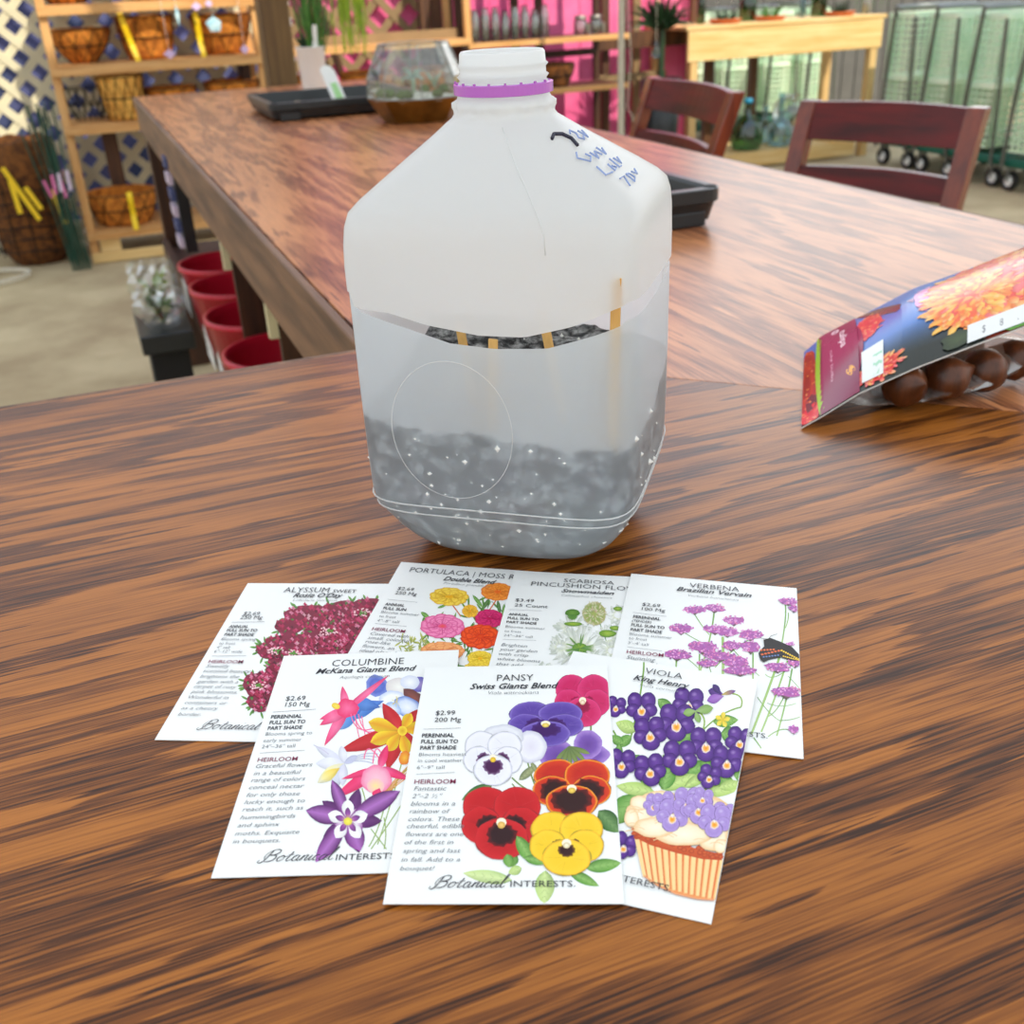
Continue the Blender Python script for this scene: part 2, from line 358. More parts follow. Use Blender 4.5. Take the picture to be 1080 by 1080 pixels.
# ------------------------------------------------------------------ LADDER SHELF WITH COIR BASKETS (left)
SY = 4.91; SH = [.135, .64, .905, 1.168]
t = empty('plant_shelf', (.245, SY+.2, 0), 0, 'pale pine open shelf unit holding coir baskets, left of the post', 'shelf')
for x in (-.49, .49):
    for y in (-.18, .18): MB().box((x, y, .72), (.04, .04, 1.44)).build('upright', M['pine_v'], t, bevel=.003)
for z in SH+[1.42]:
    m = MB(); m.box((0, -.215, z), (1.02, .022, .035)); m.box((0, .215, z), (1.02, .022, .035)); m.build('rail', M['pine'], t, bevel=.002)
    m = MB()
    for k in range(4): m.box((0, -.15+.1*k, z+.022), (.94, .085, .012))
    m.build('shelf_board', M['pine'], t)
m = MB(); m.box((0, -.215, .03), (1.02, .022, .05)); m.build('rail', M['palepine'], t, bevel=.002)
MB().box((-.41, -.19, .09), (.10, .02, .08)).build('corner_block', M['palepine'], t)
MB().box((-.30, .17, .42), (.075, .03, .40)).build('back_upright', M['brownboard'], t)['label'] = 'brown back board'
def wirecage(r0, r1, h, n, m, round_=True, sx=1):
    pr = []
    for k in range(7):
        f = k/6; r = (r0+(r1-r0)*(math.sin(f*PI/2) if round_ else f)); pr.append((r, f*h))
    for k in range(n):
        a = 2*PI*k/n; m.tube([(r*1.02*sx*math.cos(a+.5*i/6), r*1.02*math.sin(a+.5*i/6), z) for i, (r, z) in enumerate(pr)], .0022, 4)
        m.tube([(r*1.02*sx*math.cos(a-.5*i/6), r*1.02*math.sin(a-.5*i/6), z) for i, (r, z) in enumerate(pr)], .0018, 4)
    for i in (3, 6): r, z = pr[i]; m.tube([(r*1.03*sx*math.cos(2*PI*k/24), r*1.03*math.sin(2*PI*k/24), z) for k in range(24)], .003, 4, closed=True)
    return m
def basket(loc, r0, r1, h, lb, cm='coir', round_=True, n=12, strap=None, grp='coir baskets on the pine shelf', sx=1, liner=True):
    t = empty('coir_basket', loc); tag(t, lb, 'basket', grp)
    pr = []
    if liner:
        for k in range(9):
            f = k/8; pr.append(((r0+(r1-r0)*(math.sin(f*PI/2) if round_ else f)), f*h))
        o_ = [(0, 0)]+pr+[(r1-.004, h+.006), (r1-.02, h+.002)]+[(r-.02, z+.008) for r, z in reversed(pr[1:-1])]+[(0, .02)]
        mm = MB(); NU = 40
        mm.grid(NU, len(o_), lambda i, j: (o_[j][0]*(1+.025*noise.noise(Vector((i*.9, j*.8, r1*9))))*sx*math.cos(2*PI*i/NU), o_[j][0]*(1+.025*noise.noise(Vector((i*.9, j*.8, r1*9))))*math.sin(2*PI*i/NU), o_[j][1]+.006*noise.noise(Vector((i*.5, j, 3)))), True)
        mm.build('coir_liner', M[cm], t, smooth=True)
    wirecage(r0, r1, h, n, MB(), round_, sx).build('wire_frame', M['wire'], t)
    if strap:
        m = MB(); m.grid(2, 9, lambda i, j: (strap[0]+(.026*i)+strap[2]*j/8, -r1*1.05-.006-.01*math.sin(j), h*1.12-(h*1.2)*j/8)); m.build('strap', M['yellow'], t, solid=.003)
    return t
s0 = SY+.02
basket((-.10, 5.09, SH[2]+.031), .06, .145, .15, 'round coir hanging basket with wire frame, left on the upper shelf')
basket((.215, 5.10, SH[2]+.031), .10, .14, .19, 'coir basket with long yellow strap on its left, middle of the upper shelf', strap=(-.13, 0, .05), n=8)
basket((.585, 5.10, SH[2]+.031), .09, .15, .18, 'coir basket with yellow strap and white hang tag, right on the upper shelf', strap=(-.15, 0, .01), n=8)
basket((-.13, 5.12, SH[1]+.031), .06, .105, .15, 'empty dark wire basket on the middle shelf beside the tall coir planter', liner=False, n=16)
basket((.04, 5.0, SH[1]+.031), .085, .115, .20, 'tall pale coir planter with criss-cross wire on the middle shelf', 'coirpale', False, 14)
basket((.28, 5.08, SH[1]+.031), .09, .13, .125, 'low coir basket, middle of the middle shelf behind the table end', n=8)
basket((.59, 5.08, SH[1]+.031), .09, .14, .135, 'low coir basket at the right end of the middle shelf behind the table end', n=8)
basket((-.06, 5.06, SH[0]+.031), .13, .175, .155, 'broad coir basket with hollow top and yellow tag on the bottom shelf', strap=(.02, 0, .0), n=10)
basket((-.12, 5.08, SH[3]+.031), .08, .15, .16, 'coir basket on the top shelf, its base just in view at the left')
basket((.25, 5.08, SH[3]+.031), .08, .15, .16, 'coir basket on the top shelf above the long yellow strap')
basket((.60, 5.08, SH[3]+.031), .08, .15, .16, 'coir basket at the right end of the top shelf')
for i, (px, py, w, h, c, lb) in enumerate(((226, 26, .085, .075, 'glitter', 'large pearly five-cornered hanging ornament before the right upper basket'), (187, 16, .02, .10, 'glitter', 'long thin white hang tag between the two upper baskets'),
      (207, 7, .05, .04, 'pinkg', 'small lavender hanging ornament, left of the pair at the top rail'), (220, 4, .04, .035, 'pinkg', 'small lavender hanging ornament, right of the pair at the top rail'), (179, 57, .06, .045, 'pinkg', 'mauve hanging ornament above the shelf rail by the middle upper basket'), (258, 52, .045, .045, 'pinkg', 'round lilac hanging ornament on the right upper basket'))):
    M.setdefault('glitter', mat('pearly_plastic', (220, 240, 240), .15, col2=(140, 200, 220), scale=30)); M.setdefault('pinkg', mat('lilac_plastic', (220, 190, 226), .2))
    c0 = ony(px, py, 4.86)
    pts = [(math.cos(a)*w/2*(1 if k % 2 else .85), 0, math.sin(a)*h/2) for k, a in enumerate([PI/2+2*PI*q/5 for q in range(5)])] if w > .06 else [(-w/2, 0, 0), (0, 0, h/2), (w/2, 0, 0), (0, 0, -h/2)]
    n = len(pts); m = MB(); m.add([(p[0], -.006, p[2]) for p in pts]+[(p[0], .006, p[2]) for p in pts], [tuple(range(n)), tuple(range(2*n-1, n-1, -1))]+[(k, n+k, n+(k+1) % n, (k+1) % n) for k in range(n)])
    t = empty('hanging_ornament', tuple(c0)); tag(t, lb, 'ornament', 'ornaments hanging before the baskets'); m.build('ornament_body', M[c], t, bevel=.002)
    z1 = 1.42 if True else 0
    MB().tube([(0, 0, h/2), (0, .0, z1-c0.z)], .0008, 4).build('hanging_thread', M['card'], t)

# floor items, left
t = empty('coir_basket', (-.52, 5.16, 0), 0, 'tall stack of dark coir liners with tangled yellow strap on the floor, far left', 'basket')
pr = [(.0, 0), (.12, .0), (.16, .06), (.175, .12), (.17, .3), (.185, .45), (.185, .60), (.16, .61), (.15, .5), (0, .45)]
m = MB(); NU = 44; m.grid(NU, len(pr), lambda i, j: (pr[j][0]*(1+.04*noise.noise(Vector((i*.7, j, 1))))*math.cos(2*PI*i/NU), pr[j][0]*(1+.04*noise.noise(Vector((i*.7, j, 1))))*math.sin(2*PI*i/NU), pr[j][1]+.02*noise.noise(Vector((i*.3, j*2, 0)))), True)
m.build('coir_liner', M['coirdark'], t, smooth=True)
m = MB()
for z in (.08, .14, .2, .26, .32, .38, .44, .5, .56): m.tube([(.182*math.cos(2*PI*k/28), .182*math.sin(2*PI*k/28), z+.006*math.sin(k)) for k in range(28)], .003, 4, closed=True)
for k in range(12): a = 2*PI*k/12; m.tube([(.183*math.cos(a), .183*math.sin(a), z) for z in (.05, .3, .58)], .003, 4)
m.build('wire_frame', M['wire'], t)
for a, b in (((-.06, -.2, .50), (.05, -.215, .24)), ((-.04, -.205, .44), (-.03, -.215, .28)), ((.02, -.205, .40), (.07, -.215, .29)), ((.13, -.17, .37), (.165, -.16, .20))):
    MB().bar(a, b, .022, .003, up=(0, 1, 0)).build('strap', M['yellow'], t)
t = empty('wire_stand', (-.86, 5.04, 0), 0, 'thin black metal stand leg and wires on the floor left of the coir stack', 'stand')
MB().tube([(.11, -.14, .0), (.06, -.14, .35), (.02, -.12, .6)], .008, 6).build('stand_leg', M['wire'], t)
MB().tube([(.0, -.1, .12), (.1, -.14, .15), (.2, -.05, .10)], .005, 6).build('cross_wire', M['wire'], t)
rs = random.Random(5)
for k in range(15):
    bx = -.335+.012*(k % 8)-.03; by = 4.80+.02*(k//8)+rs.uniform(-.004, .004); h = rs.uniform(.66, .80)
    tx = bx+rs.uniform(-.09, .03); 
    t = empty('plant_stake', (bx, by, 0)); tag(t, 'thin dark green coated plant stake in the bundle leaning by the pine shelf', 'stake', 'bundle of green plant stakes by the shelf')
    MB().tube([(0, 0, 0), ((tx-bx)*.4, 0, h*.5), (tx-bx, .0, h)], .0042, 5).build('stake_rod', M['stake'], t)
    if k % 2 == 0:
        q = .49+.02*(k % 3); MB().tube([((tx-bx)*.4*q*1.0, 0, h*q), ((tx-bx)*(.4+.2*(q-.3)), 0, h*(q+.12))], .0085, 6).build('stake_label', M['label'] if k % 4 else M['pinklabel'], t)['label'] = 'pale paper label'
p = onz(14, 292, .01)
t = MB(); t.tube([(.20*math.cos(a)*(1+.03*math.sin(3*a)), .16*math.sin(a), .006+.012*(k/60)) for k, a in enumerate([2*PI*3*q/90 for q in range(91)])], .006, 6)
tag(t.build('garden_hose', M['rope'], None, (p.x-.12, p.y, .004)), 'thin pale hose loosely coiled on the concrete floor', 'hose')

# ------------------------------------------------------------------ THINGS ON THE FAR TABLE
def tray(x0, y0, w, d, lb, deep=.045):
    t = empty('nursery_tray', (x0+w/2, y0+d/2, TZ+.001), 0, lb, 'tray')
    m = MB(); r = .03
    def rr(hw, hd, rad, z, n=6):
        out = []
        for cx, cy, a0 in ((hw-rad, hd-rad, 0), (-hw+rad, hd-rad, PI/2), (-hw+rad, -hd+rad, PI), (hw-rad, -hd+rad, 3*PI/2)):
            for k in range(n): a = a0+PI/2*k/(n-1); out.append((cx+rad*math.cos(a), cy+rad*math.sin(a), z))
        return out
    hw, hd = w/2, d/2
    rings = [rr(hw-.010, hd-.010, .02, .006), rr(hw-.004, hd-.004, .025, deep-.018), rr(hw, hd, .028, deep-.016), rr(hw, hd, .028, deep-.001), rr(hw-.003, hd-.003, .026, deep), rr(hw-.014, hd-.014, .018, deep), rr(hw-.017, hd-.017, .016, deep-.004), rr(hw-.024, hd-.024, .012, .009), rr(.03, .03, .01, .009)]
    n = len(rings[0]); vs = [p for rg in rings for p in rg]; fs = []
    for i in range(len(rings)-1):
        for k in range(n): fs.append((i*n+k, i*n+(k+1) % n, (i+1)*n+(k+1) % n, (i+1)*n+k))
    fs.append(tuple(range(len(rings)*n-1, (len(rings)-1)*n-1, -1)))
    m.add(vs, fs); m.build('tray_body', M['black'], t, smooth=False)
    for sx in (-1, 1):
        for sy in (-1, 1):
            MB().box((sx*(hw-.05), sy*(hd-.013), .009), (.05, .014, .018)).build('foot', M['black'], t, bevel=.002)
            MB().lathe([(.0, 0), (.009, 0), (.009, .0012), (0, .0012)], (sx*(hw-.016), sy*(hd-.016), deep-.0002), n=16).build('corner_peg_hole', M['blackmatte'], t)
    return t
tray(.245, 1.87, .40, .37, 'empty black plastic nursery tray with a white tag, far on the table behind the terrarium', .042)
tray(.245, .262, .275, .40, 'black plastic nursery tray just behind the milk jug')
m = MB(); p = onz(314, 112, TZ+.02)
m.grid(14, 9, lambda i, j: (.021*math.cos(2*PI*i/14)*math.sin(PI*j/8)*(1+.1*math.sin(i*3)), .017*math.sin(2*PI*i/14)*math.sin(PI*j/8), .011-.011*math.cos(PI*j/8)), True)
tag(m.build('stone', M['stone'], None, (p.x, p.y, TZ+.0105), smooth=True), 'small beige stone lying in the far black tray', 'stone')
p = onz(360, 110, TZ+.012)
t = empty('plant_tag', (p.x, p.y, TZ+.0115), 0, 'white and green plastic plant tag leaning in the far black tray', 'tag')
m = MB(); pl = []
W2 = .0185
for q in range(9): a = PI*q/8; pl.append((W2*math.cos(a), .085+W2*.9*math.sin(a)))
pl = [(W2, 0)]+pl+[(-W2, 0)]; n = len(pl)
tl = lambda u, v, o: (u-.25*v, .30*v+o*.95, .0025+v*.93-o*.3)
m.add([tl(u, v, 0) for u, v in pl]+[tl(u, v, .0012) for u, v in pl], [tuple(range(n)), tuple(range(2*n-1, n-1, -1))]+[(k, n+k, n+(k+1) % n, (k+1) % n) for k in range(n)])
m.build('tag_body', M['white'], t)
m = MB(); m.add([tl(u, v, -.0006) for u, v in ((-.008, .012), (.012, .012), (.010, .055), (-.006, .055))], [(0, 1, 2, 3)]); m.build('printed_panel', mat('pale_green_print', (170, 220, 150), .5), t)
# white pot
p = onz(334, 97, TZ); t = empty('potted_plant', (p.x, p.y+.02, TZ+.001), 0, 'green trailing plants in a tall white plastic pot at the far end of the table', 'plant')
MB().lathe([(0, 0), (.036, 0), (.038, .004), (.045, .128), (.047, .130), (.044, .131), (.041, .12), (0, .112)], n=32).build('pot', M['white'], t, smooth=True)
MB().lathe([(.041, .113), (.03, .122), (.0, .124)], n=18).build('moss', M['moss'], t, smooth=True)
m = MB()
for k in range(60):
    a = random.uniform(0, 2*PI); r = random.uniform(0, .03); l = random.uniform(.12, .34)
    m.blade((r*math.cos(a)+.02, r*math.sin(a), .115), (r*math.cos(a)*1.9+.025+random.uniform(-.03, .03), r*math.sin(a)*1.9, .115+l), random.uniform(.006, .012), (random.uniform(-.02, .02), 0, .0))
m.build('foliage', M['leaf'], t)
m = MB()
for k in range(12):
    a = random.uniform(0, 2*PI); m.blade((-.02, 0, .118), (-.02+.025*math.cos(a), .02*math.sin(a), .15+random.uniform(0, .02)), .012, (0, 0, .006))
m.build('rosette', M['darkleaf'], t)
MB().box((-.002, -.03, .155), (.017, .0015, .075), M=Matrix.Rotation(.1, 4, 'Y')).build('plant_tag', M['white'], t)['label'] = 'white plastic tag'
# trailing plant hanging at top
p = ony(372, 20, 3.0); t = empty('hanging_plant', (p.x, 3.0, 1.55), 0, 'yellow-green trailing plant hanging above the white pot', 'plant')
MB().lathe([(0, 0), (.06, 0), (.08, .11), (.075, .11), (.05, .01)], n=24).build('pot', M['terracotta'], t, smooth=True)
MB().tube([(0, 0, .05), (0, 0, 1.65)], .003, 5).build('hanging_cord', M['rope'], t)
m = MB()
for k in range(46):
    a = random.uniform(-PI, PI); x = .085*math.cos(a)*random.uniform(.3, 1); y = .085*math.sin(a)
    m.tube([(x*.6, y*.6, .10), (x*1.0, y, .11), (x*.9, y*1.05, -.05), (x*.75+random.uniform(-.012, .012), y*.9, -.25), (x*.62+random.uniform(-.02, .02), y*.8, -.40-random.uniform(0, .16))], [.003, .004, .004, .004, .002], 4)
m.build('trailing_stems', M['lime'], t)
# terrarium
p = onz(441, 131, TZ); TX, TY = p.x+.028, p.y+.085
t = empty('terrarium', (TX, TY, TZ+.001), .2, 'faceted glass terrarium with brass base and an air plant', 'terrarium')
def octp(prof, m, n=8, off=PI/8, sx=1):
    vs = []
    for r, z in prof: vs += [(r*sx*math.cos(off+2*PI*k/n), r*math.sin(off+2*PI*k/n), z) for k in range(n)]
    fs = []
    for i in range(len(prof)-1):
        for k in range(n): l = (k+1) % n; fs.append((i*n+k, i*n+l, (i+1)*n+l, (i+1)*n+k))
    return m.add(vs, fs)
octp([(0, 0), (.082, 0), (.116, .052), (.113, .052), (.08, .004), (0, .004)], MB()).build('brass_base', M['brass'], t)
octp([(.114, .0525), (.112, .095), (.080, .165)], MB()).build('glass_bowl', M['glass'], t)
m = MB()
for k in range(8):
    a = PI/8+2*PI*k/8; c, s = math.cos(a), math.sin(a); m.tube([(.115*c, .115*s, .052), (.113*c, .113*s, .095), (.081*c, .081*s, .166)], .0014, 5)
for r, z in ((.115, .053), (.081, .166)): m.tube([(r*math.cos(PI/8+2*PI*k/8), r*math.sin(PI/8+2*PI*k/8), z) for k in range(8)], .0015, 5, closed=True)
m.build('glass_seams', M['steel'], t)
octp([(.0, .056), (.03, .058), (.108, .048)], MB(), 16).build('pebble_bed', M['pebble'], t)
m = MB()
for k in range(11):
    a = random.uniform(0, 2*PI); r = random.uniform(.06, .095); c = (r*math.cos(a), r*math.sin(a), .052)
    m.lathe([(0, 0), (.012, .003), (.014, .010), (.007, .018), (0, .02)], c, n=7)
m.build('moss', M['moss'], t)['kind'] = 'stuff'
m = MB()
for k in range(36):
    a = random.uniform(0, 2*PI); l = random.uniform(.025, .06); e = random.uniform(.0, 1.2)
    m.blade((-.012, -.01, .088), (-.012+l*math.cos(a)*math.cos(e), -.01+l*math.sin(a)*math.cos(e), .085+l*math.sin(e)*.8-.012), .006, (0, 0, .012))
for k in range(6): a = k; m.tube([(-.012, -.01, .06), (-.012+.004*math.cos(a), -.01+.004*math.sin(a), .09)], .003, 4)
m.build('air_plant', M['silver'], t)
m = MB()
for k in range(18):
    a = random.uniform(0, 2*PI); l = random.uniform(.02, .045); m.blade((.055, .01, .065), (.055+l*math.cos(a)*.6, .01+l*math.sin(a)*.6, .065+l), .006, (0, 0, .005))
m.build('succulent', M['silver'], t)

# ------------------------------------------------------------------ CHAIRS
def chair(P1, P2, top, lb):
    """P1,P2: back top corners (far/left and near/right as seen); backrest leans away from the table"""
    P1 = Vector(P1); P2 = Vector(P2); d = (P1-P2); w = d.length; rz = math.atan2(d.y, d.x)
    # local frame: x across back from P2(0) to P1(w), y = away from table
    c = (P1+P2)/2; t = empty('chair', (c.x, c.y, 0), rz, lb, 'chair', 'chairs along the right side of the table')
    h = w/2; tl = .17                              # lean of backrest
    def bp(x, z, yo=0): return (x, -(yo+tl*max(0, (z-.46))/(top-.46))+tl, z)
    # local -y is away from table (room side)
    for s in (-1, 1):
        m = MB(); m.grid(4, 7, lambda i, j: ((lambda z, cr: (s*(h-.018)+(.018 if i in (1, 2) else -.018), bp(0, z)[1]+(.016 if i in (2, 3) else -.016), z))([.0, .25, .44, .56, .68, .80, top][j], 0)), True)
        m.add([], []); n0 = len(m.v); m.f.append((n0-4, n0-3, n0-2, n0-1)); m.build('back_stile', M['mahogany_lit'], t, bevel=.003)
        MB().box((s*(h-.03), tl+.36, .22), (.035, .035, .44)).build('leg', M['mahogany'], t, bevel=.003)
    def rail(z0, z1, dip):
        m = MB(); n = 14
        def pt(i, j):
            f = i/(n-1); x = (-h+.034)+(2*h-.068)*f; cv = .035*math.sin(PI*f)
            zz = (z0, z1, z1, z0)[j % 4]+(dip*math.sin(PI*f) if j % 4 in (0, 3) else 0)+(-dip*.3*math.sin(PI*f) if j % 4 in (1, 2) else 0); y = bp(0, zz)[1]-cv+(.010 if j % 4 in (0, 1) else -.010)
            return (x, y, zz)
        vs = [pt(i, j) for j in range(4) for i in range(n)]; fs = []
        for j in range(4):
            for i in range(n-1): k = (j+1) % 4; fs.append((j*n+i, j*n+i+1, k*n+i+1, k*n+i))
        fs += [tuple(j*n for j in range(4)), tuple(j*n+n-1 for j in (3, 2, 1, 0))]
        m.add(vs, fs); m.build('back_rail', M['mahogany'], t, smooth=False, bevel=.002)
    rail(top-.074, top-.002, -.004); rail(top-.172, top-.126, -.004)
    MB().box((0, tl+.19, .455), (2*h-.045, .40, .035), bev=.008).build('seat', M['mahogany'], t)
    m = MB()
    for s in (-1, 1): m.bar((s*(h-.03), tl+.0, .22), (s*(h-.03), tl+.36, .22), .02, .03)
    m.bar((-h+.03, tl+.36, .28), (h-.03, tl+.36, .28), .02, .03); m.build('stretcher', M['mahogany'], t)
    return t
chair((1.255, 1.12), (1.412, .759), .94, 'dark mahogany ladder-back chair nearer the camera, pushed up to the right edge of the table')
chair((1.26, 1.80), (1.194, 1.274), .95, 'dark mahogany ladder-back chair farther along the table, nearer the pink wall')

# ------------------------------------------------------------------ CENTRE DISPLAY SHELVES
t = empty('display_shelf', (2.46, 5.42, 0), 0, 'tall wooden display shelf with glass jars, before the pink wall', 'shelf')
X0, X1 = -.495, .49
for x, mt in ((X0, 'pine_v'), (X1, 'darkwood')):
    for y in (-.18, .18): MB().box((x, y, .85), (.035, .035, 1.7)).build('upright', M[mt], t)
MB().box((-.06, .18, .85), (.05, .02, 1.7)).build('back_upright', M['darkwood'], t)
MB().box((.10, .18, .85), (.05, .02, 1.7)).build('back_upright', M['darkwood'], t)
for z in (.61, .885, 1.25):
    MB().box((.0, 0, z), (1.03, .40, .022)).build('shelf_board', M['brownboard'], t); MB().box((0, -.205, z), (1.04, .018, .03)).build('rail', M['pine'], t)
MB().box((.25, .17, .79), (.45, .02, .04)).build('cross_rail', M['darkwood'], t)
k = 0
for r_ in range(2):
    for i in range(8 if r_ == 0 else 7):
        x = 2.03+.062*i+.03*r_; y = 5.29+.075*r_; h = .17+.02*((i*7+r_*3) % 3)
        if k == 0:
            j0 = empty('glass_jar', (x, y, .897)); MB().lathe([(0, 0), (.024, 0), (.026, .005), (.026, .13), (.018, .15), (.019, .17), (.0175, .17), (.0165, .15), (.0245, .13), (.0245, .006), (0, .005)], n=20).build('jar_glass', M['glass'], j0, smooth=True); MB().tube([(.0195*math.cos(2*PI*q/20), .0195*math.sin(2*PI*q/20), .168) for q in range(20)], .0018, 5, closed=True).build('rim', M['glass'], j0); o = j0
        else: o = copy_tree(j0); o.location = (x, y, .897); o.scale = (1, 1, .8+.25*((i*5+r_) % 3)/2)
        tag(o, 'clear glass jar in the packed rows on the display shelf', 'jar', 'clear glass jars on the display shelf'); k += 1
for x, lb in ((2.70, 'squat clip-lid glass jar, left of the pair on the display shelf'), (2.80, 'squat clip-lid glass jar, right of the pair on the display shelf')):
    t = empty('lidded_jar', (x, 5.30, .897), 0, lb, 'jar', 'clip-lid jars'); MB().lathe([(0, 0), (.036, 0), (.04, .01), (.04, .075), (.032, .09), (.030, .09), (.037, .073), (.037, .01), (0, .006)], n=24).build('jar_glass', M['glass'], t, smooth=True)
    MB().lathe([(0, 0), (.036, 0), (.038, .006), (.034, .016), (0, .02)], (0, 0, .092), n=24).build('lid', M['metal'], t, smooth=True); MB().lathe([(0, 0), (.012, .0), (.014, .05), (0, .055)], (.036, -.03, .015), n=10).build('clasp', M['metal'], t)
basket((2.56, 5.40, .622), .09, .13, .125, 'brown bowl basket on the lower display shelf', 'coirdark', grp='bowl baskets on the display shelf', n=6)
basket((2.28, 5.40, .622), .08, .12, .14, 'dark brown bowl basket on the lower display shelf behind the jug neck', 'coirdark', grp='bowl baskets on the display shelf', n=6)
MB().bar((2.36, 5.18, .02), (2.30, 5.30, .58), .05, .02).build('leaning_board', M['brownboard']); tag(bpy.data.objects['leaning_board'], 'brown board leaning under the display shelf', 'board')
# low fence and shelf, left centre
t = empty('wall_shelf', (1.28, 5.20, 0), 0, 'orange-brown wooden shelf with coir liners between post and terrarium', 'shelf')
MB().box((0, 0, .915), (1.30, .26, .03)).build('shelf_board', M['pine'], t)
MB().box((0, .12, .955), (1.30, .02, .05)).build('back_rail', M['tanlattice'], t)
for x in (-.60, .62): MB().box((x, 0, .45), (.04, .2, .90)).build('upright', M['darkwood'], t)
MB().box((0, 0, .60), (1.2, .26, .03)).build('shelf_board', M['darkwood'], t)
basket((.98, 5.18, .622), .12, .15, .17, 'coir basket behind the white pot under the orange shelf', grp='coir baskets under the orange shelf', n=6)
basket((1.34, 5.18, .622), .12, .15, .17, 'coir basket left of the terrarium under the orange shelf', grp='coir baskets under the orange shelf', n=6)
basket((1.68, 5.18, .622), .10, .13, .17, 'coir basket behind the terrarium under the orange shelf', grp='coir baskets under the orange shelf', n=6)
MB().bar((1.50, 5.7, .02), (1.10, 5.74, 1.7), .12, .03).build('leaning_board', M['darkwood']); tag(bpy.data.objects['leaning_board.001'], 'wide dark board leaning across the tan lattice', 'board')
for i in range(4):
    x = 1.86+.075*i; o = MB().box((x, 5.70, .75), (.066, .02, 1.5)).build('fence_board', M['brownboard']); tag(o, ('leftmost', 'second from left', 'third from left', 'rightmost')[i]+' of the four upright brown fence boards behind the terrarium', 'board', 'upright fence boards')
# macrame hanger
p = ony(655, 70, 4.6); t = empty('rope_hanger', (p.x, 4.6, 0), 0, 'long pale knotted cotton rope plant hanger before the display shelf', 'plant hanger')
m = MB()
for k in range(6):
    a = 2*PI*k/6; m.tube([(.012*math.cos(a+z*9), .012*math.sin(a+z*9), z) for z in [.36+.07*q for q in range(30)]], .006, 5)
m.build('rope_strands', M['rope'], t); MB().tube([(.03, 0, 1.2), (.06, 0, .8), (.04, 0, .55), (.075, 0, .5), (.08, 0, .38)], .003, 5).build('loose_cord', M['rope'], t)
m = MB()
for k in range(26): a = random.uniform(0, 6.28); m.tube([(.01*math.cos(a), .01*math.sin(a), .37), (.03*math.cos(a), .03*math.sin(a), .26)], .0025, 4)
m.build('tassel', M['rope'], t)
for px, py, h, mt, lb in ((692, 52, .10, 'glassblue', 'pale blue glass drop hanging right of the rope hanger'), (694, 14, .15, 'palepine_v', 'pale wooden wind chime tube hanging above the blue glass drop')):
    yy = 5.28 if py > 30 else 5.50; p = ony(px, py, yy); t = empty('hanging_ornament', (p.x, yy, p.z-h/2), 0, lb, 'ornament')
    MB().lathe([(0, 0), (.022, .01), (.026, .03), (.014, h*.8), (.006, h), (0, h)], n=16).build('ornament_body', M[mt], t, smooth=True); MB().tube([(0, 0, h), (0, 0, 3.2-p.z+h/2)], .002, 4).build('hanging_thread', M['rope'], t)
# studs right of pink wall
for x, w, mt, lb in ((3.13, .05, 'brownboard', 'upright brown stud before the pink wall, nearest the rope hanger'), (3.36, .05, 'tanlattice', 'upright pale stud before the pink wall, middle of the three'), (3.80, .06, 'brownboard', 'upright brown stud at the right end of the pink wall')):
    o = MB().box((x, 5.84, 1.3), (w, .04, 2.6)).build('wall_stud', M[mt]); tag(o, lb, 'stud', 'studs before the pink wall')
o = MB().box((3.45, 5.76, .83), (.85, .03, .10)).build('cross_rail', M['brownboard']); tag(o, 'horizontal brown rail running from the display shelf to the pine bench', 'rail')
o = MB().box((3.20, 5.60, .62), (.5, .03, .05)).build('cross_rail', M['tanlattice']); tag(o, 'low pale horizontal rail between display shelf and bench', 'rail')
# chairs' background plants
t = empty('potted_plant', (3.28, 5.35, 0), 0, 'dark bushy plant in a tall black pot left of the pine bench', 'plant')
MB().lathe([(0, 0), (.10, 0), (.13, .62), (.12, .62), (0, .58)], n=20).build('pot', M['black'], t, smooth=True)
m = MB()
for k in range(170):
    a = random.uniform(0, 2*PI); e = random.uniform(0, 1.4); l = random.uniform(.12, .26); m.blade((.04*math.cos(a), .04*math.sin(a), .9), (l*math.cos(a)*math.cos(e), l*math.sin(a)*math.cos(e), .9+l*math.sin(e)), .02, (0, 0, .03))
m.tube([(0, 0, .5), (0, 0, .95)], .02, 6); m.build('foliage', M['darkleaf'], t)

# ------------------------------------------------------------------ PINE BENCH
t = empty('potting_bench', (4.22, 5.62, 0), 0, 'pale pine potting bench with deep front board and low shelf', 'bench')
BX0, BX1 = -.745, .745
MB().box((0, 0, .892), (1.54, .56, .022)).build('bench_top', M['palepine'], t, bevel=.003)
MB().box((0, -.262, .79), (1.50, .022, .18)).build('front_board', M['palepine'], t, bevel=.002)
MB().box((BX1-.01, 0, .79), (.022, .50, .18)).build('side_board', M['palepine'], t)
for x, y in ((-.70, -.24), (-.70, .24), (.70, -.24), (.70, .24)): MB().box((x, y, .44), (.055, .055, .88)).build('leg', M['palepine_v'], t, bevel=.002)
for x in (-.28, .08): MB().box((x, .24, .44), (.06, .04, .88)).build('back_post', M['brownboard'], t)
MB().box((-.05, -.0, .095), (1.30, .50, .022)).build('low_shelf', M['palepine'], t); MB().box((-.05, -.255, .06), (1.34, .022, .09)).build('low_rail', M['palepine'], t)
MB().box((.56, 0, .12), (.24, .48, .03)).build('crate_block', M['palepine'], t)
TOPZ = .904
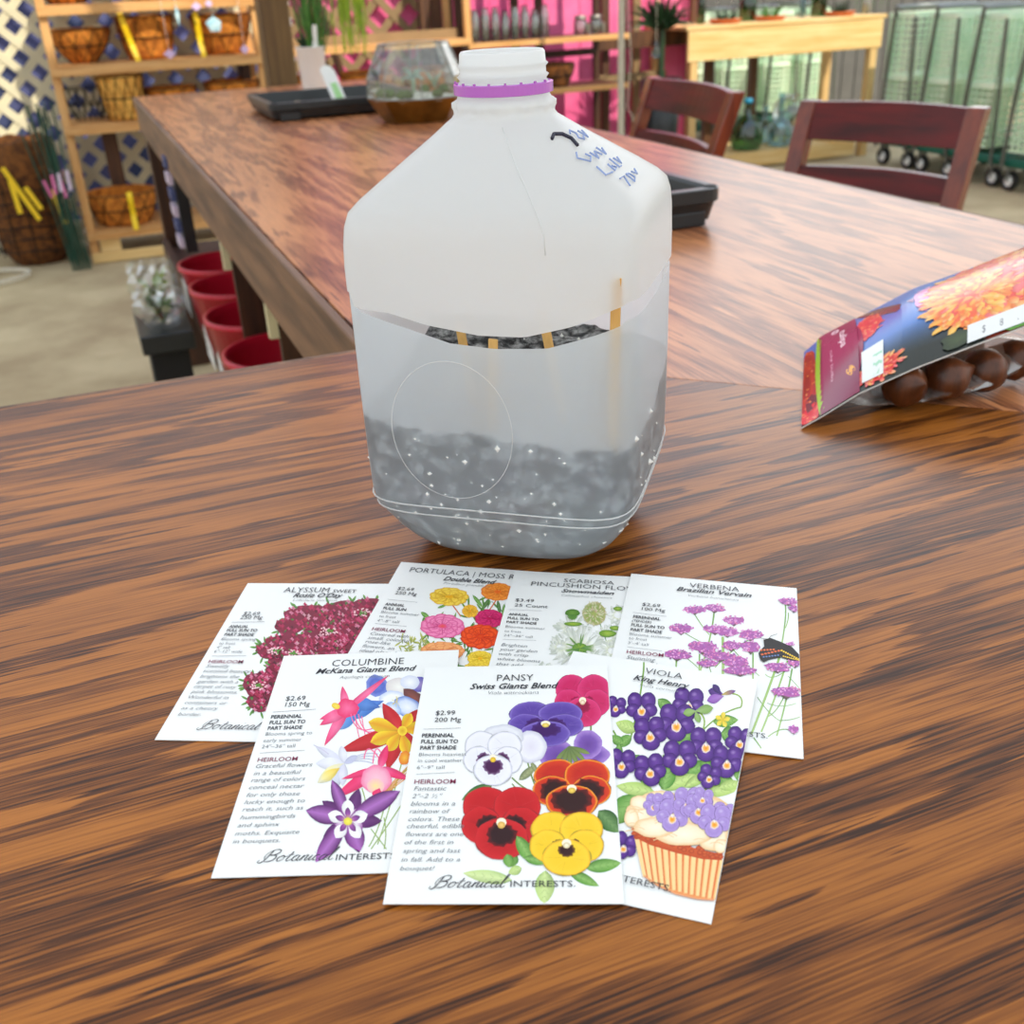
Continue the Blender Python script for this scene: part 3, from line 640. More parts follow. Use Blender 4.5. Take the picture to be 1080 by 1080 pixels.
for i, (px, lb, leafm) in enumerate(((765, 'terracotta saucer with a dark spiky plant, leftmost on the pine bench', 'darkleaf'), (812, 'terracotta saucer with low green moss, middle of the pine bench', 'leaf'), (885, 'terracotta saucer with dark stones, right on the pine bench', 'darkleaf'))):
    p = ony(px, 18, 5.50); t = empty('terracotta_saucer', (p.x, 5.50, TOPZ), 0, lb, 'saucer', 'terracotta saucers on the pine bench')
    MB().lathe([(0, 0), (.085, 0), (.105, .022), (.108, .026), (.10, .026), (.082, .006), (0, .006)], n=32).build('saucer', M['terracotta'], t, smooth=True)
    m = MB()
    for k in range(46):
        a = random.uniform(0, 2*PI); l = random.uniform(.04, .10); m.blade((.03*math.cos(a), .03*math.sin(a), .008), (l*math.cos(a), l*math.sin(a), random.uniform(.03, .10)), .012, (0, 0, .012))
    m.build('foliage', M[leafm], t)
for px, r, h, mt, lb in ((741, .028, .26, 'glassgreen', 'tall narrow green glass vase at the left end of the pine bench'), (790, .06, .22, 'glassgreen', 'wide green glass cloche on the pine bench between two saucers'), (848, .022, .16, 'glassblue', 'small clear glass bottle on the pine bench'), (865, .055, .28, 'glassgreen', 'large round glass vase on the pine bench right of the small bottle'), (915, .03, .16, 'metal', 'grey metal canister at the right end of the pine bench')):
    p = ony(px, 14, 5.60); t = empty('glass_vessel' if mt != 'metal' else 'canister', (p.x, 5.62, TOPZ), 0, lb, 'vase' if mt != 'metal' else 'canister')
    MB().lathe([(0, 0), (r*.85, 0), (r, .01), (r, h*.7), (r*.55, h*.85), (r*.6, h), (r*.52, h), (r*.5, h*.85), (r*.93, h*.7), (r*.93, .015), (0, .01)], n=28).build('vessel_body', M[mt], t, smooth=True)
t = empty('potted_fern', (4.98, 5.46, 1.45), 0, 'hanging fern with drooping green fronds at the right end of the pine bench', 'plant')
MB().lathe([(0, -.1), (.08, -.1), (.1, .02), (.09, .02)], n=20).build('pot', M['terracotta'], t, smooth=True); MB().tube([(0, 0, 0), (0, 0, 1.75)], .003, 4).build('hanging_cord', M['rope'], t)
m = MB()
for k in range(90):
    a = random.uniform(0, 2*PI); l = random.uniform(.05, .16); q = Vector((l*math.cos(a), l*math.sin(a)*.8, -.25-random.uniform(0, .34))); m.blade((.05*math.cos(a), .05*math.sin(a), 0), q, .012, (l*.6*math.cos(a), l*.6*math.sin(a), .06), 7)
m.build('fronds', M['leaf'], t)
# demijohns
def demijohn(px, py, y, r, h, mt, lb, cap=None, neck=.022):
    p = ony(px, py, y); t = empty('demijohn', (p.x, y, .107), 0, lb, 'bottle', 'glass demijohns on the low shelf of the bench')
    pr = [(0, 0), (r*.7, 0), (r*.9, r*.2), (r, r*.75), (r*.93, r*1.2), (r*.55, r*1.75), (neck, r*2.0), (neck*.9, h-.02), (neck*1.15, h-.012), (neck*1.1, h)]
    MB().lathe(pr, n=36).build('bottle_glass', M[mt], t, smooth=True)
    if cap: MB().lathe([(0, .03), (neck*1.3, .028), (neck*1.35, 0), (neck*1.2, 0)], (0, 0, h-.012), n=20).build('cap', M[cap], t, smooth=True)
    return t
demijohn(787, 150, 5.50, .115, .31, 'glassgreen', 'green glass demijohn with blue cap, leftmost under the bench', 'bluecap')
demijohn(822, 147, 5.50, .095, .34, 'glassblue', 'clear glass demijohn with long neck, middle under the bench')
demijohn(806, 146, 5.72, .075, .24, 'glassblue', 'small pale blue glass demijohn between the two larger ones')
t = empty('glass_bowl', (4.47, 5.62, .30), 0, 'large clear glass fishbowl tilted on its stand under the bench', 'bowl')
Mt = Matrix.Rotation(.7, 4, 'Y') @ Matrix.Rotation(.6, 4, 'X')
MB().lathe([(0, -.12), (.06, -.115), (.115, -.06), (.13, 0), (.115, .06), (.08, .10), (.085, .11)], n=32, M=Mt).build('bowl_glass', M['glass'], t, smooth=True)
MB().lathe([(.05, -.193), (.07, -.193), (.05, -.10), (.045, -.10)], n=20).build('stand_ring', M['glass'], t, smooth=True)

# ------------------------------------------------------------------ NESTED GARDEN CARTS
def cart():
    t = empty('garden_cart', (0, 0, 0)); W, D = .58, .36          # x width, y length when nested
    def gridpanel(z0, z1, x0, x1, y0, y1, nx, nz):
        m = MB(); P0 = Vector((x0, y0, 0)); P1 = Vector((x1, y1, 0))
        for i in range(nx+1): q = P0.lerp(P1, i/nx); m.bar((q.x, q.y, z0), (q.x, q.y, z1), .009, .009)
        for j in range(nz+1): z = z0+(z1-z0)*j/nz; m.bar((x0, y0, z), (x1, y1, z), .009, .009)
        return m
    for z0, z1 in ((.22, .54), (.56, .90)):
        m = MB()
        for a in (gridpanel(z0, z1, -W/2, -W/2, -D/2+.12, D/2-.02, 5, 9), gridpanel(z0, z1, W/2, W/2, -D/2+.12, D/2-.02, 5, 9), gridpanel(z0, z1, -W/2, W/2, -D/2+.12, -D/2+.12, 12, 9), gridpanel(z0, z1, -W/2, W/2, D/2-.02, D/2-.02, 12, 9)):
            m.add(a.v, a.f)
        m.add(*(lambda q: (q.v, q.f))(MB().box((0, .05, z0), (W, D-.14, .012)))); m.build('basket', M['cartgreen'], t)
        m = MB()
        for a, b in (((-W/2, -D/2+.12), (W/2, -D/2+.12)), ((W/2, -D/2+.12), (W/2, D/2-.02)), ((W/2, D/2-.02), (-W/2, D/2-.02)), ((-W/2, D/2-.02), (-W/2, -D/2+.12))): m.bar((a[0], a[1], z1+.008), (b[0], b[1], z1+.008), .022, .03)
        m.build('basket_rim', M['cartgreen'], t)
    for x in (-W/2-.022, W/2+.022):
        MB().tube([(x, D/2-.03, .12), (x, D/2-.05, .5), (x, D/2-.09, .96)], .011, 8).build('frame_tube', M['carttube'], t)
        MB().tube([(x, -D/2+.05, .12), (x, -D/2+.065, .5), (x, -D/2+.09, .90)], .009, 8).build('frame_tube', M['carttube'], t)
    MB().tube([(-W/2-.022, D/2-.09, .955), (W/2+.022, D/2-.09, .955)], .014, 10).build('handle', M['steel'], t, smooth=True)
    MB().box((0, 0, .155), (W, D-.03, .05), bev=.01).build('lower_tray', M['cartdark'], t)
    for x in (-W/2+.03, W/2-.03):
        for y in (-D/2+.06, D/2-.06):
            w = MB(); Rm = Matrix.Translation((x, y, .055)) @ Matrix.Rotation(PI/2, 4, 'Y')
            w.lathe([(.030, -.014), (.054, -.014), (.056, -.008), (.056, .008), (.054, .014), (.030, .014)], n=24, M=Rm); c = w.build('caster', M['rubber'], t, smooth=False)
            w = MB(); w.lathe([(0, -.016), (.012, -.016), (.026, -.010), (.033, -.013), (.033, .013), (.026, .010), (.012, .016), (0, .016)], n=20, M=Rm); w.build('hub', M['white'], c)
            w = MB(); w.bar((x-.02, y, .055), (x-.02, y, .128), .006, .03); w.bar((x+.02, y, .055), (x+.02, y, .128), .006, .03); w.bar((x-.023, y, .127), (x+.023, y, .127), .03, .008); w.build('caster_fork', M['steel'], c)
    return t
c0 = cart(); spots = []
for i in range(4): spots.append((4.98+.02*i, 3.70+.385*i, 0, ('nearest the camera, at the right frame edge', 'second from the right frame edge', 'third from the right frame edge', 'farthest of the row, next to the bench')[i]))
for i in range(4): spots.append((4.15+.40*i, 6.62+.05*i, PI/2, ('leftmost', 'second from the left', 'third from the left', 'rightmost')[i]+' of the carts seen behind the pine bench'))
for i, (x, y, rz, lb) in enumerate(spots):
    o = c0 if i == 0 else copy_tree(c0); o.location = (x, y, 0); o.rotation_euler.z = rz
    tag(o, 'green mesh garden cart '+(lb if i > 3 else 'of the nested row, '+lb), 'cart', 'nested green garden carts' if i < 4 else 'green carts behind the bench')
# far shade fence behind the carts
m = MB()
for i in range(34): m.box((3.95+.15*i, 7.6, .95), (.135, .02, 1.9))
m.box((6.4, 7.63, .3), (5.2, .03, .05)); m.box((6.4, 7.63, 1.6), (5.2, .03, .05))
tag(m.build('paling_fence', M['grey']), 'grey paling fence far behind the pine bench and carts', 'fence')
# ------------------------------------------------------------------ MILK JUG
def jugmat(name, c, tcol, ft, fx):
    m = bpy.data.materials.new(name); N = NT(m)
    tc = N.n('ShaderNodeTexCoord'); nz = N.n('ShaderNodeTexNoise', {'Vector': tc.outputs['Object'], 'Scale': 60.0, 'Detail': 3})
    b = N.n('ShaderNodeBump', {'Height': nz.outputs['Fac'], 'Strength': .08, 'Distance': .001})
    d = N.n('ShaderNodeBsdfDiffuse', {'Color': c, 'Normal': b.outputs[0]}); tl = N.n('ShaderNodeBsdfTranslucent', {'Color': tcol})
    a = N.n('ShaderNodeMixShader', {'Fac': ft}); N.link(d.outputs[0], a.inputs[1]); N.link(tl.outputs[0], a.inputs[2])
    tr = N.n('ShaderNodeBsdfTransparent', {'Color': (.97, .985, 1, 1)})
    e = N.n('ShaderNodeMixShader', {'Fac': fx}); N.link(a.outputs[0], e.inputs[1]); N.link(tr.outputs[0], e.inputs[2])
    g = N.n('ShaderNodeBsdfGlossy', {'Color': (1, 1, 1, 1), 'Roughness': .22, 'Normal': b.outputs[0]})
    lw = N.n('ShaderNodeLayerWeight', {'Blend': .2}); mr = N.n('ShaderNodeMapRange', {'Value': lw.outputs['Fresnel'], 'To Min': .03, 'To Max': .35})
    f = N.n('ShaderNodeMixShader', {'Fac': mr.outputs[0]}); N.link(e.outputs[0], f.inputs[1]); N.link(g.outputs[0], f.inputs[2]); N.link(f.outputs[0], N.out.inputs[0]); return m
def soilmat():
    m = bpy.data.materials.new('moist_potting_soil'); N = NT(m)
    tc = N.n('ShaderNodeTexCoord'); O = tc.outputs['Object']
    n1 = N.n('ShaderNodeTexNoise', {'Vector': O, 'Scale': 190.0, 'Detail': 8, 'Roughness': .7})
    mp = N.n('ShaderNodeMapping', {'Vector': O, 'Scale': (105, 105, 140)}); n2 = N.n('ShaderNodeTexNoise', {'Vector': mp.outputs[0], 'Scale': 1.0, 'Detail': 4})
    cr = N.n('ShaderNodeValToRGB', {'Fac': n1.outputs['Fac']}); e = cr.color_ramp.elements; e[0].position = .38; e[0].color = (.004, .004, .004, 1); e[1].position = .60; e[1].color = (.42, .42, .41, 1)
    cr2 = N.n('ShaderNodeValToRGB', {'Fac': n2.outputs['Fac']}); e = cr2.color_ramp.elements; e[0].position = .40; e[0].color = (.06, .06, .06, 1); e[1].position = .56; e[1].color = (1, 1, 1, 1)
    mx = N.n('ShaderNodeMixRGB', {'Fac': 1.0, 'Color1': cr.outputs[0], 'Color2': cr2.outputs[0]}, blend_type='MULTIPLY')
    P = N.n('ShaderNodeBsdfPrincipled', {'Base Color': mx.outputs[0], 'Roughness': .8}); b = N.n('ShaderNodeBump', {'Height': n1.outputs['Fac'], 'Strength': .8, 'Distance': .002}); N.link(b.outputs[0], P.inputs['Normal'])
    N.link(P.outputs[0], N.out.inputs[0]); return m
M['jug'] = jugmat('milky_jug_plastic', (.96, .975, .97, 1), (.97, .985, .98, 1), .62, .08); M['juglow'] = jugmat('bluish_milky_plastic', (.86, .94, 1.0, 1), (.89, .96, 1, 1), .74, .13); M['soil'] = soilmat(); M['perlite'] = mat('perlite', (244, 242, 236), .8); M['stick'] = mat('birch_stick', (232, 182, 104), .5, var=.15, scale=60, stretch=(4, 4, 1))
M['purple'] = mat('purple_tamper_ring', (190, 108, 204), .25)
jx, jy = E(.0100, .5300); JA = math.radians(-17-20.62); S = .95
jug = empty('milk_jug', (jx, jy, TZ+.0006), JA, 'cut open translucent white milk jug planter with soil inside', 'jug')
def sec(hs, n, z, k, NN=160, ox=0, oy=0):
    a = 2*PI*k/NN; c, s = math.cos(a), math.sin(a); q = (abs(c)**n+abs(s)**n)**(-1/n)*hs*S
    return (q*c+ox, q*s+oy, z)
NN = 160
low = [(0, .006, 2), (0, .030, 2.5), (.0, .044, 3), (.0018, .0495, 3.2), (.006, .0565, 3.8), (.012, .0618, 4.4), (.020, .0668, 5), (.028, .0705, 5.6), (.034, .0732, 6.2), (.038, .0742, 6.6), (.044, .0748, 7), (.06, .0752, 7), (.08, .0754, 7), (.10, .0755, 7), (.115, .0755, 7), (.14, .0755, 7)]
def itp(t, tab):
    for (a, b), (c, d) in zip(tab, tab[1:]):
        if t <= c: return b+(d-b)*max(0, (t-a))/(c-a)
    return tab[-1][1]
def lipz(k, up):
    x, y, _ = sec(.0755, 7, 0, k); x /= .0755*S; y /= .0755*S
    if y < -.93 or (y <= -abs(x)): return itp(x, [(-1, .149), (-.86, .1425), (-.6, .1415), (-.35, .1365), (0, .1325), (.3, .1325), (.6, .138), (.86, .1455), (1, .148)] if up else [(-1, .150), (-.86, .1415), (-.5, .1345), (-.2, .128), (.1, .1262), (.45, .1275), (.75, .134), (1, .1395)])
    if x > abs(y): return itp(y, [(-1, .148), (1, .1415)] if up else [(-1, .1395), (0, .1365), (1, .1385)])
    if x < -abs(y): return itp(y, [(-1, .149), (1, .143)] if up else [(-1, .150), (1, .1435)])
    return .142 if up else .142
m = MB()
def lowpt(i, j):
    z, hs, n = low[j]; zl = lipz(i, False)
    if z > .1: z = .1+(z-.1)/(.04)*(zl-.1)
    return sec(hs, n, z, i)
m.grid(NN, len(low), lowpt, True); m.build('lower_body', M['juglow'], jug, smooth=True)
upp = [(.14, .0762, 7), (.155, .0762, 7), (.170, .0760, 6.6), (.178, .0755, 6), (.1835, .074, 5.6), (.188, .0700, 5), (.195, .061, 4.2), (.204, .049, 3.2), (.212, .0375, 2.6), (.2175, .0300, 2.2), (.2195, .0272, 2), (.2215, .0258, 2), (.2235, .0255, 2), (.2250, .0262, 2), (.2275, .0262, 2), (.2290, .0240, 2), (.231, .0232, 2),
       (.2365, .0230, 2), (.2385, .0218, 2), (.2405, .0232, 2), (.2415, .0218, 2), (.2445, .0217, 2), (.2460, .0230, 2), (.2472, .0217, 2), (.2520, .0214, 2), (.2532, .0206, 2), (.2525, .0196, 2), (.235, .0200, 2), (.222, .022, 2)]
ZN = lambda z: z if z < .22 else .22+(z-.22)*.86
NOX, NOY = -.0045, .002
def uppt(i, j):
    z, hs, n = upp[j]; zu = lipz(i, True)
    if z < .17: z = .17+(z-.17)/.03*(.17-zu)
    f = max(0, min(1, (z-.19)/.03)); h2 = hs+(.0006*math.sin(i*2*PI/NN*13) if .222 < z < .229 else 0)
    return sec(h2, n, ZN(z), i, ox=NOX*f, oy=NOY*f)
m = MB(); m.grid(NN, len(upp), uppt, True); m.build('upper_body', M['jug'], jug, smooth=True)
m = MB(); m.lathe([(.0238*S, 0), (.0252*S, .0004), (.0252*S, .0048), (.0238*S, .0052), (.0233*S, .003), (.0238*S, 0)], (NOX, NOY, ZN(.2312)), n=64)
for k in range(9): a = -2.9+.33*k; m.box((NOX+.0242*S*math.cos(a), NOY+.0242*S*math.sin(a), ZN(.2312)+.0055), (.0010, .0010, .0010), rz=a)
m.build('tamper_ring', M['purple'], jug, smooth=False)['label'] = 'purple tamper ring on the neck'
m = MB()      # moulded ridge lines and round panel on the front
for z, hs, n in ((.0405, .0752, 6.8), (.0352, .0741, 6.3)): MB().tube([sec(hs, n, z, k, 120) for k in range(120)], .00045, 5, closed=True).build('moulded_ridge', M['jug'], jug, smooth=True)
m.tube([(-.017+.031*math.cos(a), -.0755*S-.0001, .083+.036*math.sin(a)) for a in [2*PI*k/60 for k in range(60)]], .00022, 4, closed=True); m.build('moulded_panel_ring', M['jug'], jug, smooth=True); m = MB()
m.tube([sec(hs+.0003, n, ZN(z), NN*.79+dk, ox=NOX*max(0, min(1, (z-.19)/.03)), oy=0) for (z, hs, n), dk in zip(upp[2:10], (4.5, 4.4, 4, 3.6, 3, 2, 1, 0))], .0003, 4)
m.build('mould_seam', M['jug'], jug, smooth=True)
def shoulder(a, f):          # f 0 (bottom of shoulder) .. 1 (neck)
    z = .190+.026*f; 
    for (z0, h0, n0), (z1, h1, n1) in zip(upp, upp[1:]):
        if z0 <= z <= z1: g = (z-z0)/(z1-z0); hs = h0+(h1-h0)*g; n = n0+(n1-n0)*g; break
    q = max(0, min(1, (z-.19)/.03)); x, y, z = sec(hs+.0008, n, z, a/(2*PI)*160, ox=NOX*q, oy=NOY*q); return (x, y, z+.0004)
def stroke(pts, name, mt, w=.0007):
    m = MB(); m.tube([shoulder(math.radians(a), f) for a, f in pts], w, 5); return m
m = stroke([(-43, .84), (-38, .90), (-31, .88), (-27, .80), (-29, .70)], '', '', .0009); m.build('marker_writing', M['ink'], jug)
m = MB()
for pts in ([(-22, .86), (-18, .90), (-14, .84), (-18, .78), (-13, .74), (-8, .78)], [(-6, .86), (-3, .74), (3, .84)], [(-36, .62), (-39, .55), (-33, .48), (-29, .53), (-31, .58)], [(-26, .58), (-24, .48), (-20, .57), (-16, .50)], [(-12, .60), (-10, .48), (-5, .56)],
            [(-33, .40), (-33, .28), (-26, .28)], [(-22, .38), (-22, .28), (-17, .30), (-20, .34)], [(-13, .42), (-13, .28), (-9, .28)], [(-7, .40), (-5, .30), (0, .38)],
            [(-26, .18), (-20, .18), (-24, .06)], [(-15, .18), (-15, .06), (-10, .09), (-11, .16), (-15, .18)], [(-6, .16), (-2, .10), (2, .16)]):
    q = stroke(pts, '', '', .00045); m.add(q.v, q.f)
m.build('marker_writing', M['inkblue'], jug)['label'] = 'faded blue handwriting on the shoulder'
# soil
def soil_h(x, y):
    h = .0805-.07*x+(.06*y if y > -.02 else 0)+.0045*noise.noise(Vector((x*60, y*60, 2)))+.0022*noise.noise(Vector((x*190, y*190, 5)))
    if y > .0: h += .010*min(1, y/.05)
    return h
slow = [q for q in low if q[0] <= .1]
m = MB(); rows = []
NS = 200
def insoil(k, q):
    x, y, z = sec(q[1]-.0011, q[2], q[0]+.0009, k, NS); return x, y, z
nr = 14
def sp(i, j):
    # side rows following the jug wall up to the soil height, then rings inwards over the top
    x, y, _ = sec(.0755-.0014, 7, 0, i, NS); H = soil_h(x, y)
    if j < 22:
        z = H*j/21
        for (z0, h0, n0), (z1, h1, n1) in zip(slow[2:], slow[3:]+[(1, .0755, 7)]):
            if z0 <= z <= z1: g = (z-z0)/(z1-z0+1e-9); hs = h0+(h1-h0)*g; n = n0+(n1-n0)*g; break
        gap = .0004+.0003*max(0, noise.noise(Vector((x*70, y*70, z*70))))+(.001 if j == 21 else 0)
        x, y, _ = sec(hs-gap, n, z, i, NS); return (x, y, z+.0009)
    f = 1-(j-21)/(nr); f = max(f, .0)
    x, y, _ = sec((.0755-.003)*f, 7 if f > .6 else 2+5*f/.6, 0, i, NS); return (x, y, soil_h(x, y)+.0009)
m.grid(NS, 22+nr, sp, True); tag(m.build('potting_soil', M['soil'], None, (jx, jy, TZ+.0008), JA, smooth=True), 'dark moist potting soil filling the lower half of the jug', 'soil', kind='stuff')
m = MB(); rp = random.Random(3)
for k in range(150):
    if k < 115:
        i = rp.uniform(NN*.60, NN*1.02) % NN; z = rp.uniform(.012, .078); hs = itp(z, [(a, b) for a, b, c in slow[2:]]); n = itp(z, [(a, c) for a, b, c in slow[2:]]); p = sec(hs-.0006, n, z, i)
    else: x, y = rp.uniform(-.06, .06), rp.uniform(-.06, .06); p = (x, y, soil_h(x, y)+.001)
    r = rp.uniform(.0005, .0020)*(1 if rp.random() < .8 else 1.5)
    o_ = len(m.v); vs = [(p[0]+r*a*rp.uniform(.6, 1.2), p[1]+r*b*rp.uniform(.6, 1.2), p[2]+r*c*rp.uniform(.6, 1.2)) for a, b, c in ((1, 0, 0), (0, 1, 0), (-1, 0, 0), (0, -1, 0), (0, 0, 1), (0, 0, -1))]
    m.add(vs, [(0, 1, 4), (1, 2, 4), (2, 3, 4), (3, 0, 4), (1, 0, 5), (2, 1, 5), (3, 2, 5), (0, 3, 5)])
tag(m.build('perlite', M['perlite'], None, (jx, jy, TZ+.0008), JA), 'white perlite crumbs scattered through the dark soil', 'perlite', kind='stuff')
Mj = Matrix.Translation((jx, jy, TZ)) @ Matrix.Rotation(JA, 4, 'Z')
for (x, y, z0, x2, y2, z2, lb) in ((-.018, -.030, .075, -.016, -.052, .1325, 'short wooden stick in the jug opening, leftmost of the four'), (.0, -.060, .074, .004, -.0625, .1285, 'pointed wooden stick rising to the cut lip, second from the left in the jug opening'),
        (.033, -.040, .072, .026, -.054, .140, 'wooden stick leaning behind the lip, third from the left in the jug opening'), (.060, -.060, .075, .0632, -.0655, .160, 'wooden stick at the right corner bridging the cut in the jug')):
    a = Mj @ Vector((x, y, z0)); b = Mj @ Vector((x2, y2, z2)); mm = MB(); mm.bar((0, 0, 0), b-a, .0046, .0014, up=(Mj.to_3x3() @ Vector((0, 1, 0))))
    tag(mm.build('wooden_stick', M['stick'], None, a, bevel=.0004), lb, 'stick', 'wooden sticks in the jug')

# ------------------------------------------------------------------ PRINT PAINTER (seed packets and bulb card)
def printmat(name, rough):
    m = bpy.data.materials.new(name); N = NT(m); a = N.n('ShaderNodeVertexColor', layer_name='Col')
    P = N.n('ShaderNodeBsdfPrincipled', {'Base Color': a.outputs[0], 'Roughness': rough, 'Specular IOR Level': .35}); N.link(P.outputs[0], N.out.inputs[0]); return m
M['print'] = printmat('printed_colour', .45); M['paper'] = mat('packet_paper', (247, 248, 247), .42, spec=.4); M['gloss'] = printmat('glossy_print', .22)
rnd = random.Random(11)
def mixc(a, b, t): return tuple(p+(q-p)*t for p, q in zip(a, b))
def jit(c, d=14): k = rnd.uniform(-d, d); return tuple(max(0, min(255, v+k+rnd.uniform(-d/3, d/3))) for v in c)
class Paint:
    def __init__(s, uv, place, inc=1.5e-6): s.uv = uv; s.place = place; s.v = []; s.c = []; s.f = []; s.h = 0; s.inc = inc
    def raw(s, uvs, cols, faces, up=True):
        s.h += s.inc if up else 3e-7
        o = len(s.v); s.v += [s.place(u, v, s.h) for u, v in uvs]; s.c += [tuple(lin(c))+(1,) for c in cols]; s.f += [tuple(i+o for i in f) for f in faces]
    def poly(s, pts, col, up=True, cc=None):
        n = len(pts); cx = sum(p[0] for p in pts)/n; cy = sum(p[1] for p in pts)/n
        q = [s.uv(*p) for p in pts]+[s.uv(cx, cy)]; s.raw(q, [col]*n+[cc or col], [(i, (i+1) % n, n) for i in range(n)], up)
    def ell(s, cx, cy, rx, ry, stops, rot=0, n=20, wob=0, up=True, ray=0):
        ph = rnd.uniform(0, 6); cr, sr = math.cos(math.radians(rot)), math.sin(math.radians(rot)); pts = [(cx, cy)]; cols = [stops[0][1]]; fs = []
        for j, (t, c) in enumerate(stops[1:]):
            for k in range(n):
                a = 2*PI*k/n; w = 1+wob*(math.sin(3*a+ph)*.5+math.sin(7*a+ph*2)*.5)+ray*(1 if k % 2 else -1)*(1 if j == len(stops)-2 else 0)
                x = rx*t*w*math.cos(a); y = ry*t*w*math.sin(a); pts.append((cx+x*cr-y*sr, cy+x*sr+y*cr)); cols.append(c if not (k % 2) else mixc(c, stops[j][1], .12))
            for k in range(n):
                l = (k+1) % n
                if j == 0: fs.append((0, 1+k, 1+l))
                else: fs.append((1+(j-1)*n+k, 1+j*n+k, 1+j*n+l, 1+(j-1)*n+l))
        s.raw([s.uv(*p) for p in pts], cols, fs, up)
    def petal(s, bx, by, ang, L, W, c0, c1, c2=None, n=9, tipw=0.0, wid=.6, rib=None, up=True, curve=0):
        a = math.radians(ang); dx, dy = math.cos(a), -math.sin(a); nx, ny = -dy, dx; pts = []; cols = []; fs = []
        for i in range(n):
            t = i/(n-1); w = W/2*(math.sin(PI*min(1, t**(math.log(.5)/math.log(wid))))**.8 if t < 1 else 0); w = max(w, tipw*W/2*t, W*.01)
            c = mixc(c0, c1, t) if not c2 else (mixc(c0, c1, t*2) if t < .5 else mixc(c1, c2, t*2-1)); cv = curve*t*t
            x, y = bx+dx*L*t+nx*cv, by+dy*L*t+ny*cv
            pts += [(x-nx*w, y-ny*w), (x, y), (x+nx*w, y+ny*w)]; cols += [mixc(c, (0, 0, 0), .10), rib or mixc(c, (255, 255, 255), .10), mixc(c, (255, 255, 255), .0)]
            if i: o = 3*(i-1); fs += [(o, o+1, o+4, o+3), (o+1, o+2, o+5, o+4)]
        s.raw([s.uv(*p) for p in pts], cols, fs, up)
    def line(s, pts, w, col, up=True, col2=None):
        vs = []; cols = []; n = len(pts)
        for i, p in enumerate(pts):
            a = pts[max(0, i-1)]; b = pts[min(n-1, i+1)]; dx, dy = b[0]-a[0], b[1]-a[1]; L = math.hypot(dx, dy) or 1; ww = w[i]/2 if isinstance(w, (list, tuple)) else w/2
            vs += [(p[0]-dy/L*ww, p[1]+dx/L*ww), (p[0]+dy/L*ww, p[1]-dx/L*ww)]; c = mixc(col, col2, i/(n-1)) if col2 else col; cols += [c, c]
        s.raw([s.uv(*p) for p in vs], cols, [(2*i, 2*i+1, 2*i+3, 2*i+2) for i in range(n-1)], up)
    def curve(s, a, b, c, w, col, n=8, up=True, col2=None):
        s.line([((1-t)**2*a[0]+2*t*(1-t)*b[0]+t*t*c[0], (1-t)**2*a[1]+2*t*(1-t)*b[1]+t*t*c[1]) for t in [i/n for i in range(n+1)]], w, col, up, col2)
    def build(s, name, mt, parent):
        me = bpy.data.meshes.new(name); me.from_pydata(s.v, [], s.f); me.update(); o = bpy.data.objects.new(name, me); COL.objects.link(o); me.materials.append(mt)
        ca = me.color_attributes.new('Col', 'FLOAT_COLOR', 'POINT'); ca.data.foreach_set('color', [x for c in s.c for x in c]); o.parent = parent; return o
_tc = {}
def glyphs(body, bold=0, shear=0, space=1):
    k = (body, bold, shear, space)
    if k not in _tc:
        cu = bpy.data.curves.new('tmp', 'FONT'); cu.body = body; cu.size = 1; cu.offset = bold; cu.shear = shear; cu.resolution_u = 2; cu.space_character = space
        o = bpy.data.objects.new('tmp', cu); COL.objects.link(o); dg = bpy.context.evaluated_depsgraph_get(); me = bpy.data.meshes.new_from_object(o.evaluated_get(dg))
        vs = [(v.co.x, v.co.y) for v in me.vertices]; fs = [tuple(p.vertices) for p in me.polygons]; x0 = min(v[0] for v in vs); x1 = max(v[0] for v in vs)
        _tc[k] = ([(x-x0, y) for x, y in vs], fs, x1-x0); bpy.data.objects.remove(o); bpy.data.meshes.remove(me); bpy.data.curves.remove(cu)
    return _tc[k]
CAPH = .70
def text(P, body, a, b, cap, col, bold=0, shear=0):
    vs, fs, w = glyphs(body, bold, shear); A = P.uv(*a); Bq = P.uv(*b); up = P.uv(a[0], a[1]-cap); H = math.hypot(up[0]-A[0], up[1]-A[1]); L = math.hypot(Bq[0]-A[0], Bq[1]-A[1]); dx, dy = (Bq[0]-A[0])/L, (Bq[1]-A[1])/L
    # keep lettering square to the packet
    if abs(dy) < .12: dx, dy = 1, 0
    s = P; kx = L/w; ky = H/CAPH; s.raw([(A[0]+dx*x*kx-dy*y*ky, A[1]+dy*x*kx+dx*y*ky) for x, y in vs], [col]*len(vs), fs, False)
INK = (44, 46, 56); LGT = (120, 124, 130); MAR = (128, 24, 70)
